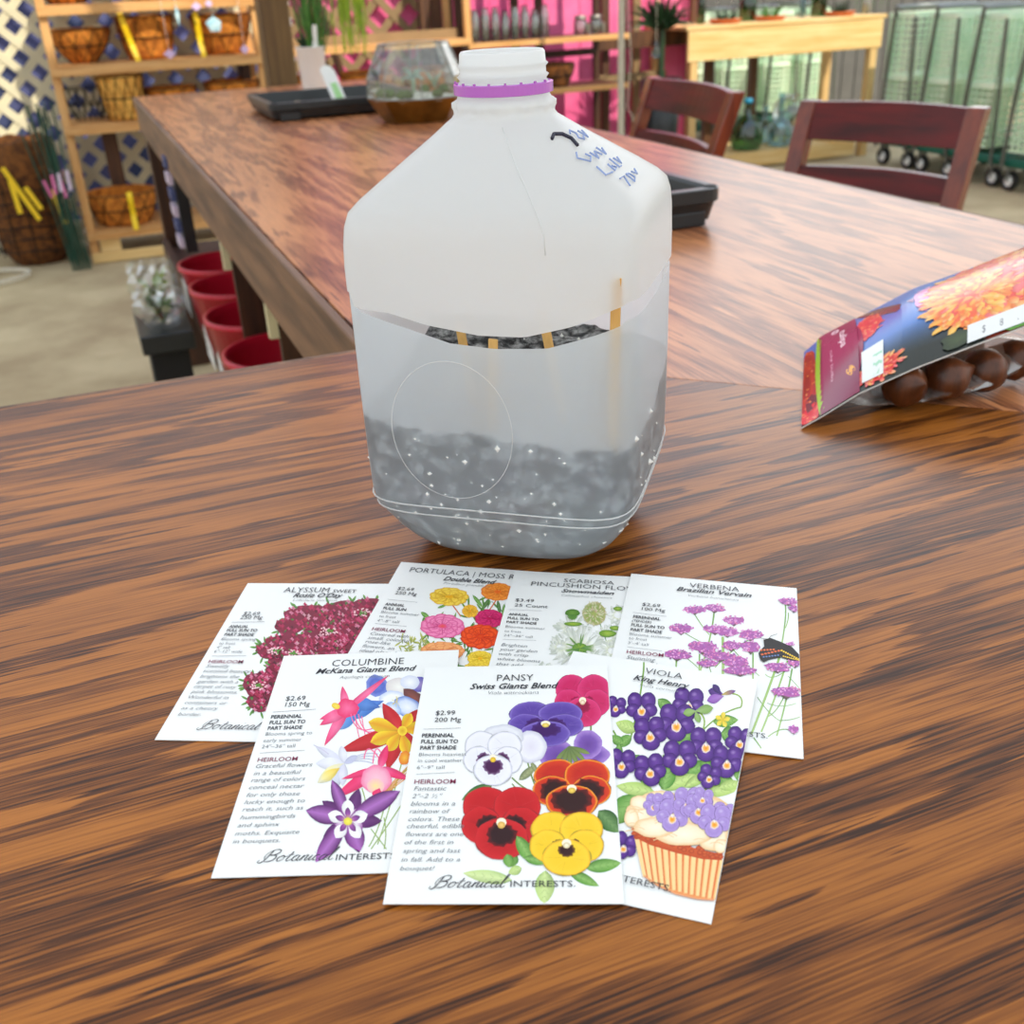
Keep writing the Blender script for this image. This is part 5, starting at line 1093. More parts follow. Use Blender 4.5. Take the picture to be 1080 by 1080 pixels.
def art_portulaca(A):
    for k in range(150):
        x, y = rnd.uniform(420, 930), rnd.uniform(300, 760)
        if y < 420 and x < 700: continue
        if x < 640 and y > 640: continue
        A.petal(x, y, rnd.uniform(0, 360), rnd.uniform(40, 90), 11, (40, 90, 30), (120, 170, 60), up=(k % 6 == 0))
    for k in range(50): x, y = rnd.uniform(300, 470), rnd.uniform(545, 620); A.petal(x, y, rnd.uniform(0, 360), rnd.uniform(30, 60), 9, (110, 130, 40), (220, 216, 110), up=False)
    for a, b, c in (((600, 320), (640, 370), (660, 400)), ((870, 300), (840, 350), (800, 400))): A.curve(a, b, c, 7, (214, 110, 70))
    leaf(A, 730, 270, 310, 100, 22); leaf(A, 420, 375, 325, 70, 26); leaf(A, 880, 300, 280, 90, 22, DG); leaf(A, 830, 290, 240, 80, 22, DG); leaf(A, 640, 290, 350, 70, 16); leaf(A, 520, 350, 20, 60, 14); leaf(A, 920, 320, 265, 90, 20)
    def rose(cx, cy, rx, ry, c0, c1, cen):
        for ring in range(3):
            f = 1-.27*ring; n = 11-ring*2
            for k in range(n):
                a = 2*PI*k/n+ring*.4+rnd.uniform(-.1, .1); X, Y = cx+rx*f*.62*math.cos(a), cy+ry*f*.62*math.sin(a)-ring*ry*.05
                A.ell(X, Y, rx*f*.36, ry*f*.42, [(0, mixc(c0, c1, .5)), (.6, c1), (1, mixc(c0, (0, 0, 0), .06))], 0, 12, .10, k == 0)
        A.ell(cx, cy, rx*.2, ry*.2, [(0, cen), (1, c0)], 0, 12, .15)
        for k in range(30): a = rnd.uniform(0, 6.3); A.line([(cx+rx*.2*math.cos(a), cy+ry*.2*math.sin(a)), (cx+rx*.8*math.cos(a), cy+ry*.8*math.sin(a))], [3, .5], mixc(c0, (0, 0, 0), .12), False)
    rose(830, 410, 90, 55, (196, 20, 90), (222, 50, 120), (180, 10, 70))
    rose(590, 282, 122, 54, (240, 180, 30), (254, 222, 90), (236, 170, 30)); rose(880, 250, 105, 52, (244, 120, 30), (252, 160, 60), (230, 90, 20)); rose(715, 368, 50, 38, (240, 170, 30), (252, 200, 70), (240, 150, 20))
    rose(775, 650, 80, 46, (236, 190, 30), (252, 222, 80), (240, 170, 30)); rose(760, 705, 80, 40, (236, 190, 30), (252, 222, 80), (240, 170, 30))
    rose(550, 460, 138, 72, (236, 84, 150), (250, 150, 196), (236, 90, 60)); rose(775, 520, 125, 72, (220, 50, 20), (246, 90, 30), (226, 80, 20)); rose(550, 610, 138, 56, (244, 140, 80), (252, 184, 120), (240, 110, 60))
def txt_portulaca(T):
    text(T, 'PORTULACA | MOSS ROSE', (350, 136), (1092, 185), 27, INK, -.008); text(T, 'Double Blend', (553, 186), (868, 202), 24, INK, .016, .35); text(T, 'Portulaca grandiflora', (555, 208), (835, 221), 13, LGT, -.012, .2)
    text(T, '$2.69', (278, 245), (375, 250), 18, INK); text(T, '250 Mg', (263, 271), (393, 278), 18, INK); rule(T, 220, 303, 400, 319); rule(T, 145, 448, 335, 464)
    body(T, [('ANNUAL', 203, 338, 320, 344), ('FULL SUN', 192, 362, 330, 368)], 15, INK, 0, .022)
    body(T, [('Blooms summer', 180, 385, 408, 402), ('to frost', 168, 410, 268, 417), ('4"\u20138" tall', 155, 436, 287, 444)], 15, LGT, 0)
    text(T, 'HEIRLOOM', (125, 488), (323, 500), 18, MAR, .006)
    body(T, [('Covered with', 115, 516, 345, 529), ('small, colorful', 100, 540, 350, 554), ('rose-like', 85, 564, 235, 573), ('flowers, an', 68, 590, 258, 602), ('ideal plant for', 50, 617, 310, 632), ('hot, dry', 38, 643, 170, 652)], 18)
def art_scabiosa(A):
    for a, b, c in (((570, 400), (590, 450), (600, 520)), ((700, 430), (690, 560), (590, 700)), ((780, 430), (820, 520), (830, 590)), ((660, 490), (680, 530), (690, 560)), ((590, 500), (590, 520), (592, 535)), ((785, 560), (770, 580), (765, 590))): A.curve(a, b, c, 5, (70, 140, 50))
    def fluffy(cx, cy, rx, ry, n=60):
        for k in range(n):
            t = rnd.uniform(0, 6.28); r = rnd.uniform(.4, 1); c = rnd.choice([(236, 238, 230), (222, 226, 214), (246, 248, 244), (206, 212, 200)]); A.petal(cx+rx*.3*math.cos(t), cy+ry*.3*math.sin(t), -math.degrees(t), r*rx*.7, 22, (226, 230, 200), c, mixc(c, (180, 186, 176), .3), up=(k % 12 == 0))
    fluffy(900, 370, 80, 70); fluffy(590, 465, 140, 50); fluffy(830, 520, 110, 50); fluffy(640, 600, 210, 90, 110); fluffy(860, 610, 90, 70); fluffy(520, 590, 100, 60); fluffy(700, 690, 150, 60); fluffy(400, 745, 90, 20, 20)
    A.ell(596, 362, 50, 24, [(0, (120, 160, 70)), (1, (70, 120, 40))], 0, 18, .05)
    for k in range(9): A.petal(596, 375, 200+k*17, 40, 8, (70, 120, 40), (100, 150, 60), up=False)
    A.ell(742, 365, 78, 78, [(0, (170, 180, 100)), (.7, (150, 170, 90)), (1, (190, 180, 130))], 0, 22, .05)
    for k in range(110):
        t = rnd.uniform(0, 6.28); r = rnd.uniform(.1, .95); A.petal(742+70*r*math.cos(t), 365+70*r*math.sin(t), -math.degrees(t), 24, 8, rnd.choice([(110, 140, 60), (214, 206, 160), (150, 160, 90), (190, 150, 120)]), (226, 224, 190), up=(k % 30 == 0))
    for x, y, a, b in ((600, 437, 60, 14), (830, 497, 58, 24), (880, 460, 36, 16), (645, 598, 54, 34), (900, 330, 30, 14)): A.ell(x, y, a, b, [(0, (170, 196, 80)), (1, (90, 140, 40))], 0, 18, .06)
    for k in range(24): t = rnd.uniform(0, 6.28); A.petal(645, 598, -math.degrees(t), 100, 9, (60, 120, 40), (150, 180, 110), up=False)
def txt_scabiosa(T):
    text(T, 'SCABIOSA', (537, 158), (872, 181), 24, INK, -.008); text(T, 'PINCUSHION FLOWER', (318, 184), (1125, 229), 27, INK, -.008); text(T, 'Snowmaiden', (520, 225), (872, 248), 22, INK, .016, .35); text(T, 'Callistephus chinensis', (520, 252), (860, 274), 13, LGT, -.012, .2)
    text(T, '$3.49', (213, 292), (337, 293), 20, INK); text(T, '25 Count', (207, 326), (430, 329), 20, INK); rule(T, 165, 348, 390, 353); rule(T, 128, 547, 352, 552)
    body(T, [('ANNUAL', 168, 385, 300, 387), ('FULL SUN TO', 160, 410, 370, 413), ('PART SHADE', 153, 437, 355, 441)], 15, INK, 0, .022)
    body(T, [('Blooms summer', 147, 468, 413, 473), ('to frost', 140, 498, 252, 500), ('24"\u201336" tall', 133, 527, 328, 530)], 15, LGT, 0)
    body(T, [('Brighten', 118, 592, 292, 595), ('your garden', 107, 622, 360, 627), ('with crisp', 100, 653, 300, 657), ('white blooms', 92, 686, 380, 692), ('that add', 85, 720, 265, 725), ('freshness', 80, 748, 240, 752)], 20)
def art_verbena(A):
    G = (110, 160, 70); G2 = (150, 190, 100)
    heads = [(455, 262, 58, 20), (558, 252, 54, 20), (658, 315, 54, 22), (385, 362, 60, 24), (560, 362, 62, 22), (625, 375, 56, 22), (745, 388, 62, 26), (500, 455, 74, 32), (645, 445, 48, 24), (745, 450, 52, 30), (365, 498, 70, 24), (585, 500, 80, 24), (670, 530, 64, 30), (520, 540, 52, 18), (690, 575, 82, 24), (885, 555, 64, 24), (975, 530, 40, 22), (940, 215, 50, 16), (968, 250, 24, 18), (930, 685, 72, 28), (968, 878, 26, 20), (952, 436, 20, 8)]
    for a, b, c, w in (((455, 285), (480, 330), (530, 390), 5), ((555, 275), (545, 400), (480, 590), 8), ((600, 400), (605, 520), (600, 600), 14), ((400, 380), (480, 430), (560, 460), 4), ((740, 410), (640, 470), (560, 560), 5), ((757, 480), (757, 560), (757, 640), 8), ((360, 520), (360, 560), (355, 590), 8), ((480, 490), (480, 540), (478, 590), 8), ((925, 230), (935, 320), (880, 560), 7), ((940, 270), (945, 300), (925, 350), 5),
                       ((895, 500), (850, 640), (750, 900), 12), ((935, 520), (880, 700), (800, 890), 9), ((960, 560), (930, 740), (880, 910), 8), ((920, 700), (880, 790), (835, 810), 5), ((960, 540), (860, 640), (820, 590), 4), ((940, 600), (980, 640), (1005, 670), 3), ((780, 710), (840, 800), (895, 830), 4), ((895, 830), (950, 830), (1000, 810), 4), ((830, 740), (900, 770), (980, 740), 3), ((950, 880), (900, 860), (835, 915), 5), ((760, 920), (790, 960), (800, 975), 6), ((650, 460), (720, 540), (790, 600), 4), ((410, 510), (450, 540), (480, 570), 4), ((530, 550), (540, 590), (545, 600), 4)):
        A.curve(a, b, c, w, G2 if w > 8 else G, col2=mixc(G2, (250, 250, 210), .3))
    for x, y, a, b in heads:
        A.petal(x, y+b*1.4, 90, b*1.6, a*.8, (90, 70, 70), (130, 80, 100), tipw=.9); A.ell(x, y, a, b*.85, [(0, (170, 90, 170)), (1, (186, 96, 170))], rnd.uniform(-3, 8), 18, .18)
        for k in range(int(a*.75)):
            t = rnd.uniform(0, 6.28); r = math.sqrt(rnd.random())*1.05; c = rnd.choice([(214, 130, 200), (196, 96, 180), (232, 160, 214), (160, 80, 170), (222, 110, 170), (140, 60, 140)]); A.ell(x+a*r*math.cos(t), y+b*r*math.sin(t)-2, 6, 4.6, [(0, mixc(c, (255, 255, 255), .3)), (1, c)], 0, 6, 0, k == 0, ray=.2)
    # butterfly
    A.poly([(812, 418), (845, 405), (900, 425), (960, 452), (1000, 490), (1003, 522), (960, 522), (900, 505), (850, 490), (815, 450)], (34, 30, 30)); A.poly([(815, 450), (860, 470), (905, 480), (900, 505), (850, 515), (812, 532), (795, 520), (785, 485), (800, 465)], (40, 34, 36))
    for k in range(9): A.ell(905+11*k, 470+5.5*k, 6, 5, [(0, (250, 214, 70)), (1, (230, 180, 40))], 0, 8, 0, k == 0); A.ell(915+10*k, 500+2.4*k, 5, 4, [(0, (250, 214, 70)), (1, (230, 180, 40))], 0, 8, 0, False)
    for k in range(6): A.ell(805+17*k, 492-4*k, 8, 5, [(0, (240, 120, 60)), (1, (220, 90, 50))], 0, 8, 0, k == 0); A.ell(812+15*k, 505-2*k, 6, 4, [(0, (120, 150, 200)), (1, (90, 110, 170))], 0, 8, 0, False)
    for k in range(5): A.ell(800+16*k, 470-1*k, 7, 5, [(0, (244, 140, 70)), (1, (214, 80, 40))], 0, 8, 0, False)
    A.line([(838, 410), (850, 395), (882, 385)], 2, (40, 36, 36)); A.line([(832, 412), (800, 408), (790, 402)], 2, (40, 36, 36)); A.line([(812, 418), (842, 412), (850, 420)], 6, (30, 28, 28))
def txt_verbena(T):
    text(T, 'VERBENA', (427, 148), (683, 181), 23, INK, -.008); text(T, 'Brazilian Vervain', (360, 166), (747, 215), 20, INK, .016, .35); text(T, 'Verbena bonariensis', (420, 196), (680, 232), 12, LGT, -.012, .2)
    text(T, '$2.69', (183, 247), (275, 257), 16, INK); text(T, '100 Mg', (180, 270), (300, 284), 16, INK); rule(T, 135, 283, 310, 302); rule(T, 105, 462, 285, 481)
    body(T, [('PERENNIAL', 135, 311, 277, 323), ('FULL SUN TO', 125, 353, 298, 368), ('PART SHADE', 122, 377, 285, 391)], 14, INK, 0, .022); body(T, [('(TENDER)', 130, 330, 230, 339)], 11, INK, 0, .01)
    body(T, [('Blooms summer', 117, 400, 337, 419), ('to frost', 113, 422, 207, 430), ("3'\u20134' tall", 108, 447, 215, 456)], 14, LGT, 0)
    text(T, 'HEIRLOOM', (102, 495), (292, 513), 18, MAR, .006); body(T, [('Stunning', 100, 524, 250, 536), ('clusters of', 96, 551, 260, 563)], 20)
    text(T, 'INTERESTS.', (552, 898), (832, 934), 24, INK)
def viola(A, cx, cy, r, rot=0, pale=0):
    d = mixc((70, 28, 118), (186, 160, 226), pale); l = mixc((110, 64, 160), (206, 186, 238), pale)
    cr, sr = math.cos(rot), math.sin(rot)
    for (x, y, a, b) in ((-.42, -.5, .46, .5), (.42, -.5, .46, .5), (-.55, .12, .42, .40), (.55, .12, .42, .40), (0, .5, .52, .46)):
        X, Y = cx+r*(x*cr-y*sr), cy+r*(x*sr+y*cr)*.95; A.ell(X, Y, r*a*1.06, r*b*1.04, [(0, mixc(d, (0, 0, 0), .2)), (1, mixc(d, (20, 0, 60), .35))], 0, 16, .03); A.ell(X, Y, r*a, r*b, [(0, l), (.5, mixc(l, d, .5)), (1, d if not pale else l)], math.degrees(rot), 16, .04)
        A.ell(X-r*a*.2, Y-r*b*.3, r*a*.4, r*b*.3, [(0, mixc(l, (255, 255, 255), .3)), (1, mixc(l, d, .4))], 0, 12, .05)
    X, Y = cx-r*.05*sr, cy+r*.20; A.ell(X, Y, r*.26, r*.26, [(0, (240, 130, 40)), (.5, (250, 190, 60)), (1, (236, 220, 240))], 0, 12, .1); A.line([(X-2, Y-r*.3), (X+1, Y-r*.1)], 3, (250, 250, 240))
def art_viola(A):
    A.curve((545, 245), (560, 200), (510, 195), 5, (150, 180, 70)); A.curve((545, 245), (470, 260), (400, 330), 5, (130, 170, 60)); A.curve((400, 330), (420, 280), (380, 260), 6, (150, 180, 80))
    for p in ((120, 380, 180, 70), (250, 420, 240, 500), (150, 480, 120, 400), (330, 500, 300, 540), (90, 420, 60, 330)): A.curve((p[0], p[1]), ((p[0]+p[2])/2+15, (p[1]+p[3])/2), (p[2], p[3]), 6, (120, 165, 60))
    for x, y, a, L, W, c in ((230, 215, 320, 80, 44, GR), (150, 330, 160, 85, 50, LG), (130, 350, 215, 70, 40, GR), (100, 380, 150, 60, 36, GR), (85, 380, 260, 70, 34, GR), (270, 390, 30, 120, 56, GR), (330, 480, 10, 120, 60, GR), (440, 300, 5, 95, 46, GR), (140, 420, 300, 70, 56, GR), (190, 470, 250, 60, 50, GR), (400, 480, 340, 130, 60, GR), (220, 560, 170, 150, 56, LG), (240, 545, 20, 150, 50, LG), (150, 570, 225, 150, 90, GR), (380, 560, 5, 160, 44, LG), (520, 500, 20, 40, 60, GR), (420, 500, 100, 90, 46, GR), (210, 520, 60, 90, 60, GR), (460, 540, 10, 90, 40, LG), (250, 550, 75, 110, 70, GR), (470, 340, 350, 60, 60, GR), (330, 540, 30, 130, 40, LG)):
        leaf(A, x, y, a, L, W, c)
    for k in range(5): A.petal(475, 292, 72*k+10, 30, 18, (236, 200, 40), (248, 226, 80))
    # side viola
    A.petal(480, 200, 165, 62, 34, (110, 60, 160), (60, 24, 110)); A.petal(480, 205, 195, 66, 34, (170, 120, 200), (140, 80, 180)); A.petal(470, 200, 130, 50, 24, (60, 30, 110), (50, 20, 100)); A.petal(470, 200, 15, 56, 16, (220, 200, 60), (110, 60, 160)); 
    for x, y, r, ro in ((70, 245, 40, .2), (345, 235, 62, .1), (168, 250, 60, 0), (300, 305, 72, .05), (200, 345, 64, -.1), (540, 375, 56, .2), (412, 385, 66, 0), (92, 455, 56, .1), (312, 435, 68, 0), (492, 450, 62, .1), (200, 480, 62, -.15), (425, 505, 46, .3)): viola(A, x, y, r, ro)
    A.petal(370, 262, 10, 70, 34, (150, 180, 110), (130, 170, 80)); A.petal(375, 262, 190, 50, 30, (150, 180, 110), (130, 170, 80)); A.petal(372, 262, 290, 45, 24, (150, 180, 110), (130, 170, 80))
    viola(A, 100, 760, 52, .4)
    # cupcake
    wr = [(142, 715), (175, 865), (200, 890), (290, 930), (380, 952), (446, 957), (475, 800), (300, 775)]
    A.poly(wr, (240, 150, 84), cc=(250, 190, 120))
    for k in range(13):
        t = k/12; x0 = 150+325*t; y0 = 730+80*t**.8; x1 = 180+268*t; y1 = 872+85*t**.6
        A.line([(x0, y0), (x1, y1)], [17, 13], (252, 214, 150), k == 0); A.line([(x0+13, y0+3), (x1+9, y1+2)], [5, 4], (226, 112, 60), False)
    A.line([(178, 868), (230, 905), (300, 935), (380, 953), (444, 958)], 6, (240, 160, 110))
    A.poly([(128, 690), (160, 680), (260, 730), (380, 770), (476, 790), (472, 812), (400, 808), (300, 785), (200, 755), (145, 728)], (196, 76, 34), cc=(214, 96, 44))
    for k in range(40): t = rnd.random(); A.ell(140+330*t, 712+85*t+rnd.uniform(-12, 12), 12, 8, [(0, (220, 104, 50)), (1, (170, 56, 26))], 0, 8, .2, k == 0)
    CR = (252, 232, 196); 
    for x, y, a, b in ((320, 640, 200, 78), (420, 640, 95, 60), (160, 640, 52, 46), (130, 655, 28, 34), (240, 590, 80, 34), (440, 720, 62, 60), (330, 715, 110, 44), (220, 690, 82, 38), (160, 600, 36, 28), (470, 760, 30, 26), (360, 610, 120, 40)): A.ell(x, y, a, b, [(0, (254, 244, 220)), (.7, CR), (1, (240, 196, 140))], 0, 24, .05)
    for k in range(24): x = rnd.uniform(130, 470); y = rnd.uniform(600, 760); A.curve((x-26, y), (x, y-14), (x+26, y+4), 3, (244, 208, 156), 6, False)
    for x, y, r, ro in ((215, 610, 42, .3), (255, 605, 46, -.2), (285, 650, 62, .2), (345, 600, 58, 0), (385, 625, 58, .1), (400, 585, 40, .3), (480, 650, 50, .2), (445, 670, 64, .1)): viola(A, x, y, r, ro, .72)
def txt_viola(T):
    text(T, 'VIOLA', (178, 124), (320, 147), 21, INK, -.008); text(T, 'King Henry', (135, 147), (347, 183), 18, INK, .016, .35); text(T, 'Viola cornuta', (160, 172), (305, 198), 10, LGT, -.012, .2)
    text(T, 'INTERESTS.', (48, 881), (276, 938), 24, INK); 
ART = dict(pansy=art_pansy, columbine=art_columbine, alyssum=art_alyssum, portulaca=art_portulaca, scabiosa=art_scabiosa, verbena=art_verbena, viola=art_viola)
TXT = dict(pansy=txt_pansy, columbine=txt_columbine, alyssum=txt_alyssum, portulaca=txt_portulaca, scabiosa=txt_scabiosa, verbena=txt_verbena, viola=txt_viola)
for k in range(len(PK)): packet(k)

# ------------------------------------------------------------------ BULB PACKET (card over a net/film bag of tulip bulbs)
LOW = [(0, 845, 451, .0012), (.10, 868, 438, .008), (.22, 905, 415, .018), (.45, 965, 388, .033), (.72, 1035, 361, .046), (1, 1110, 333, .056), (1.25, 1180, 308, .060)]
UPP = [(0, 848, 372, .0015), (.10, 866, 356, .012), (.22, 900, 338, .026), (.45, 962, 305, .044), (.72, 1030, 281, .056), (1, 1100, 254, .064), (1.25, 1165, 232, .066)]
def cardP(s, t):
    def side(tab):
        for a, b in zip(tab, tab[1:]):
            if s <= b[0]: g = (s-a[0])/(b[0]-a[0]); return onz(a[1]+(b[1]-a[1])*g, a[2]+(b[2]-a[2])*g, TZ+a[3]+(b[3]-a[3])*g)
        return onz(tab[-1][1], tab[-1][2], TZ+tab[-1][3])
    p = side(LOW).lerp(side(UPP), t); p.z += .012*math.sin(PI*t)*min(1, s*2.5); return p
bc = cardP(.5, .5); bo = Vector((bc.x, bc.y, TZ))
t = empty('bulb_package', tuple(bo), 0, 'package of tulip bulbs with a bent picture card of orange fringed tulips', 'bulb packet')
NS_, NT_ = 40, 14; m = MB()
m.grid(NS_, NT_, lambda i, j: cardP(1.25*i/(NS_-1), j/(NT_-1))-bo); n = len(m.v); m.grid(NS_, NT_, lambda i, j: cardP(1.25*i/(NS_-1), j/(NT_-1))-bo-Vector((0, 0, .0010)))
idx = [i for i in range(NS_)]+[NS_-1+NS_*j for j in range(1, NT_)]+[NS_*(NT_-1)+i for i in range(NS_-2, -1, -1)]+[NS_*j for j in range(NT_-2, 0, -1)]
for a, b in zip(idx, idx[1:]+idx[:1]): m.f.append((a, n+a, n+b, b))
m.build('picture_card', M['card'], t)
def cplace(u, v, hh):
    p = cardP(max(0, min(1.25, u)), max(0, min(1, v))); return tuple(p-bo+Vector((-.25, -.45, 1)).normalized()*(.00035+hh))
A = Paint(lambda x, y: (x, y), cplace, 1e-6)
class G: pass
def cgrid(s0, s1, t0, t1, f, n=26, k=12):
    pts = [(s0+(s1-s0)*i/n, t0+(t1-t0)*j/k) for j in range(k+1) for i in range(n+1)]; A.raw(pts, [f(*p) for p in pts], [(j*(n+1)+i, j*(n+1)+i+1, (j+1)*(n+1)+i+1, (j+1)*(n+1)+i) for j in range(k) for i in range(n)])
cgrid(0, 1.25, 0, 1, lambda u, v: mixc((70, 120, 200), (40, 44, 40), max(0, min(1, (.38-v)*4))) if u < .75 else (120, 40, 24), 60, 24)
A.h = 3e-4
ell = A.ell
ell(.32, .82, .035, .22, [(0, (120, 60, 50)), (1, (96, 44, 40))], 20, 12, .2);
def tulip(cu, cv, ru, rv, cols, n):
    A.ell(cu, cv, ru*.8, rv*.8, [(0, cols[0]), (.25, cols[0]), (.5, cols[1]), (.75, cols[0]), (1, cols[1])], 0, 22, .12)
    for k in range(n):
        a = rnd.uniform(0, 2*PI); r = math.sqrt(rnd.random()); x, y = cu+ru*r*math.cos(a)*.8, cv+rv*r*math.sin(a)*.8; c = rnd.choice(cols); c2 = rnd.choice(cols[1:]); L = rnd.uniform(.25, .5)*ru
        an = math.degrees(math.atan2(-(y-cv), x-cu))+rnd.uniform(-40, 40); A.petal(x, y, an, L, L*.42, c, c2, (255, 210, 140) if rnd.random() < .4 else c2, n=5, up=(k % 6 == 0))
OR = [(214, 36, 30), (234, 60, 50), (246, 96, 84), (250, 130, 60), (246, 110, 110), (252, 166, 80)]
A.h = 5.5e-4
tulip(.02, .45, .07, .6, [(160, 40, 20), (200, 60, 20), (240, 140, 40), (230, 90, 40)], 50); tulip(.04, .08, .06, .12, OR, 30); A.ell(.045, .2, .03, .09, [(0, (60, 36, 24)), (1, (80, 50, 30))], 0, 12, .2)
tulip(.50, .62, .07, .22, [(230, 120, 190), (240, 150, 210), (220, 120, 200), (250, 190, 220)], 60)
tulip(.27, .68, .06, .24, OR, 70); tulip(.30, .12, .10, .11, OR, 70)
tulip(.98, .92, .3, .16, [(170, 30, 16), (214, 60, 24), (240, 100, 40)], 90)
tulip(.80, .55, .30, .42, OR, 420); tulip(.66, .42, .18, .34, [(240, 90, 60), (250, 130, 50), (252, 170, 60), (252, 190, 80)], 160); tulip(1.08, .5, .22, .36, OR, 200)
ell(.86, .06, .06, .08, [(0, (60, 120, 50)), (1, (90, 150, 40))], 0, 12, .2); ell(.62, .08, .07, .06, [(0, (70, 84, 50)), (1, (50, 60, 40))], 0, 12, .2)
A.h += 2.5e-4
cgrid(.085, .225, 0, 1, lambda u, v: mixc((122, 24, 62), (140, 30, 74), u*3), 10, 16); A.poly([(.20+.045*math.sin(PI*q/14)-.0, q/14) for q in range(15)]+[(.19, 1), (.19, 0)], (132, 26, 68))
A.line([(.075+.022*(1-math.sin(PI*q/16)**.7)*(1 if q < 8 else .6), q/16) for q in range(17)], .024, (150, 204, 40))
for q in range(3): A.line([(.115+.006*q, .2+.02*q), (.115+.006*q, .62-.05*q)], .003, (206, 150, 170), q == 0)
W = (250, 240, 244)
ell(.15, .93, .014, .03, [(0, W), (1, W)], 0, 12); A.ell(.15, .93, .009, .02, [(0, (132, 26, 68)), (1, (132, 26, 68))], 0, 12); 
vs, fs, w = glyphs('tulipa', .01); A.raw([(.165+y*.035, .88-x/w*.28) for x, y in vs], [W]*len(vs), fs)
vs, fs, w = glyphs('tulip bulbs', 0); A.raw([(.128+y*.012, .66-x/w*.4) for x, y in vs], [(226, 180, 196)]*len(vs), fs, False)
for q in range(2): A.ell(.19+.01*q, .24+.02*q, .008, .045, [(0, (250, 190, 60)), (1, (240, 150, 40))], 10, 10)
cgrid(.235, .32, .06, .36, lambda u, v: (240, 242, 240), 4, 4); cgrid(.28, .315, .08, .26, lambda u, v: (170, 220, 190), 2, 2)
A.h += 5e-5
cgrid(.66, 1.1, .02, .15, lambda u, v: (238, 238, 236), 14, 4)
for q, g in enumerate('$8.99'): vs, fs, w = glyphs(g); A.raw([(.72+q*.07+x*.03, .055+y*.075) for x, y in vs], [(120, 120, 130)]*len(vs), fs, False)
A.build('printed_picture', M['gloss'], t)
m = MB()
base = [onz(925, 425, TZ+.002), onz(1150, 395, TZ+.002)]
BAGC = onz(1012, 420, TZ+.004); _ax = (cardP(1.1, .5)-cardP(.4, .5)); _ax.z = 0; _ax.normalize(); BAGC = BAGC+Vector((-_ax.y, _ax.x, 0))*.030+_ax*.012
def bagP(i, j):
    a = 2*PI*i/30; f = j/7
    c = onz(1062, 398, TZ+.026); q = math.sin(PI*min(.98, f*.9+.05)); wob = 1+.10*noise.noise(Vector((i*.8, j*.9, 4)))
    p = BAGC; ax = (cardP(1.1, .5)-cardP(.4, .5)); ax.z = 0; ax.normalize(); ay = Vector((-ax.y, ax.x, 0))
    o_ = Vector((p.x, p.y, TZ+.001)); return tuple(o_+ax*(.084*math.cos(a)*q*wob)+ay*(.036*math.sin(a)*q*wob)+Vector((0, 0, .036*f*(.62+.38*math.cos(a))))-bo)
m.grid(30, 8, bagP, True); m.build('clear_bag', M['wrap'], t)
M['bulb'] = mat('brown_bulb_skin', (112, 60, 28), .35, col2=(58, 28, 14), scale=60, stretch=(1, 1, .25), bump=.3)
ax = _ax; ay = Vector((-ax.y, ax.x, 0)); p = BAGC+ay*.022; k = 0
for (a, b, zz, r, lb) in ((-.052, -.040, .016, .0155, 'glossy brown tulip bulb in the clear bag, nearest its left end'), (-.018, -.044, .0165, .016, 'glossy brown tulip bulb in the clear bag, second from its left end'), (.016, -.044, .0165, .016, 'brown tulip bulb in the clear bag, third from its left end'), (.050, -.038, .0165, .0155, 'brown tulip bulb in the clear bag, at the frame edge'), (-.034, -.008, .0165, .0155, 'brown tulip bulb at the back left of the clear bag'), (.002, -.006, .017, .016, 'brown tulip bulb at the back middle of the clear bag'), (.036, -.004, .0165, .0155, 'brown tulip bulb at the back right of the clear bag')):
    c = Vector((p.x, p.y, TZ+.001+zz))+ax*a+ay*b
    m = MB(); Rm = Matrix.Rotation(k*1.3, 4, 'Z') @ Matrix.Rotation(1.2, 4, 'X'); m.lathe([(0, -r*.95), (r*.35, -r*.92), (r*.85, -r*.55), (r*.98, 0), (r*.8, r*.55), (r*.35, r*.95), (r*.08, r*1.25), (0, r*1.28)], n=20, M=Rm)
    tag(m.build('tulip_bulb', M['bulb'], None, c, smooth=True), lb, 'bulb', 'tulip bulbs in the clear bag'); k += 1

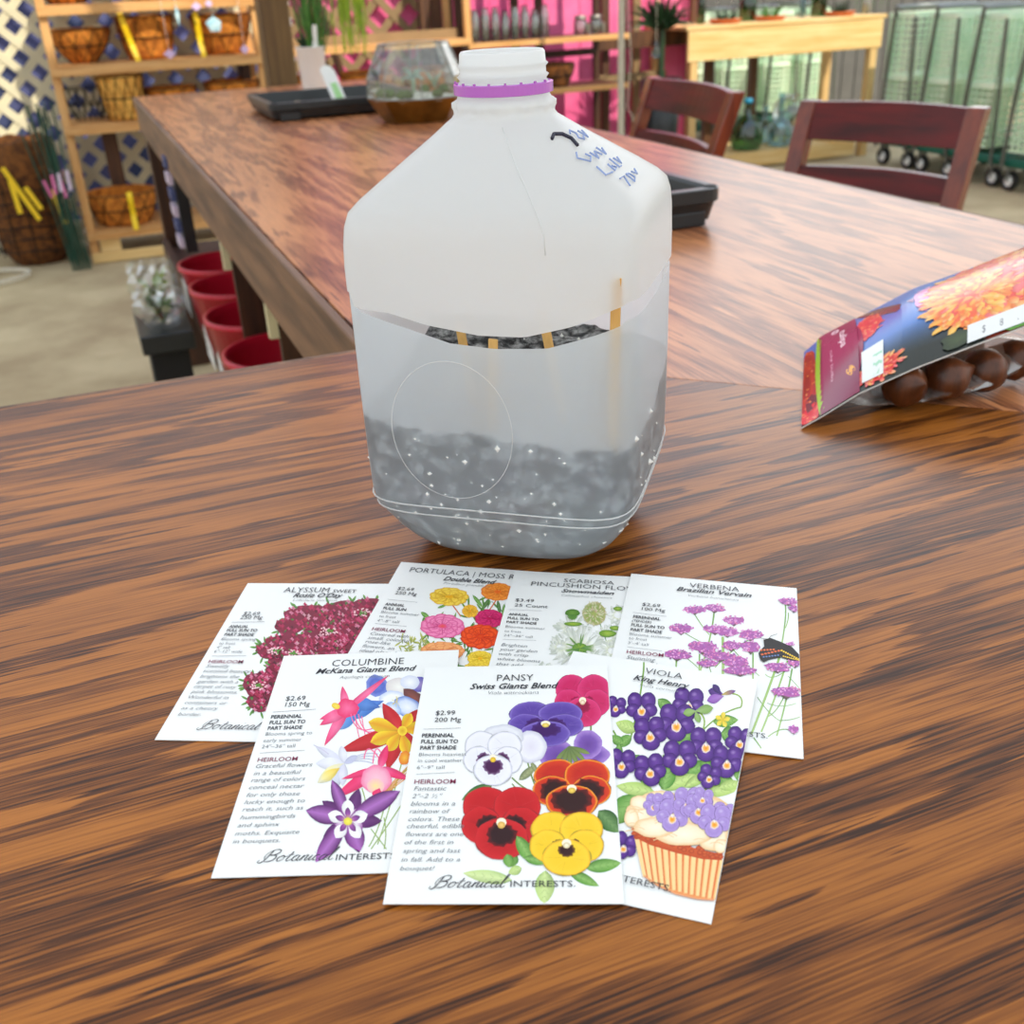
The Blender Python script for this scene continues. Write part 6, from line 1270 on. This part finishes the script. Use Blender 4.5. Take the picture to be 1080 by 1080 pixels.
# ------------------------------------------------------------------ LIGHT
w = bpy.data.worlds.new('daylight'); bpy.context.scene.world = w; w.use_nodes = True; nt = w.node_tree; nt.nodes.clear()
def wn(t, **k): 
    n = nt.nodes.new(t)
    for a, b in k.items(): setattr(n, a, b)
    return n
tc = wn('ShaderNodeTexCoord'); sx = wn('ShaderNodeSeparateXYZ'); nt.links.new(tc.outputs['Generated'], sx.inputs[0])
cr = wn('ShaderNodeValToRGB'); e = cr.color_ramp.elements; e[0].position = 0; e[0].color = (.50, .44, .36, 1); e[1].position = 1; e[1].color = (.55, .72, 1.0, 1); q = e.new(.04); q.color = (.95, .95, .90, 1); q = e.new(.35); q.color = (.88, .94, 1.0, 1)
nt.links.new(sx.outputs['Z'], cr.inputs[0]); bg = wn('ShaderNodeBackground');  ow = wn('ShaderNodeOutputWorld'); nt.links.new(cr.outputs[0], bg.inputs[0])
dt = wn('ShaderNodeVectorMath', operation='DOT_PRODUCT'); nt.links.new(tc.outputs['Generated'], dt.inputs[0]); dt.inputs[1].default_value = Vector((.60, .72, .34)).normalized()  # brighter lobe added to the sky at back right, for sheen on the table
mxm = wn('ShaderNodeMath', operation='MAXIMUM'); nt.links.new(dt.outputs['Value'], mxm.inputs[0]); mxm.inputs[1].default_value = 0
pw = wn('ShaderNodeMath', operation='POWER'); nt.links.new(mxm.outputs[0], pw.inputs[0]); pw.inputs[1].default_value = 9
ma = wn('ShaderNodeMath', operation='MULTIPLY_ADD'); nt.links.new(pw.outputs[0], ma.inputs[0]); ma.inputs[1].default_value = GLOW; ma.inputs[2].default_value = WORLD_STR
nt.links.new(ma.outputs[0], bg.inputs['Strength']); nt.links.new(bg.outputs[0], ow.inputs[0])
sun = bpy.data.lights.new('sun', 'SUN'); sun.energy = SUN_STR; sun.angle = math.radians(1.2); sun.color = (1, .93, .78); so = bpy.data.objects.new('sun', sun); COL.objects.link(so)
so.rotation_euler = Vector(SUN_DIR).to_track_quat('-Z', 'Y').to_euler()
# ------------------------------------------------------------------ CAMERA
cd = bpy.data.cameras.new('camera'); cam = bpy.data.objects.new('camera', cd); COL.objects.link(cam); cd.sensor_width = 36; cd.lens = 36*F_PX/1080; cd.clip_start = .01; cd.clip_end = 200
Mx = Matrix((R_, U_, B_)).transposed().to_4x4(); Mx.translation = CAM; cam.matrix_world = Mx
cd.dof.use_dof = True; cd.dof.focus_distance = .47; cd.dof.aperture_fstop = 15
bpy.context.scene.camera = cam
vs_ = bpy.context.scene.view_settings; vs_.view_transform = 'Standard'; vs_.look = 'None'; vs_.gamma = 1; vs_.use_curve_mapping = False; vs_.exposure = EXPO
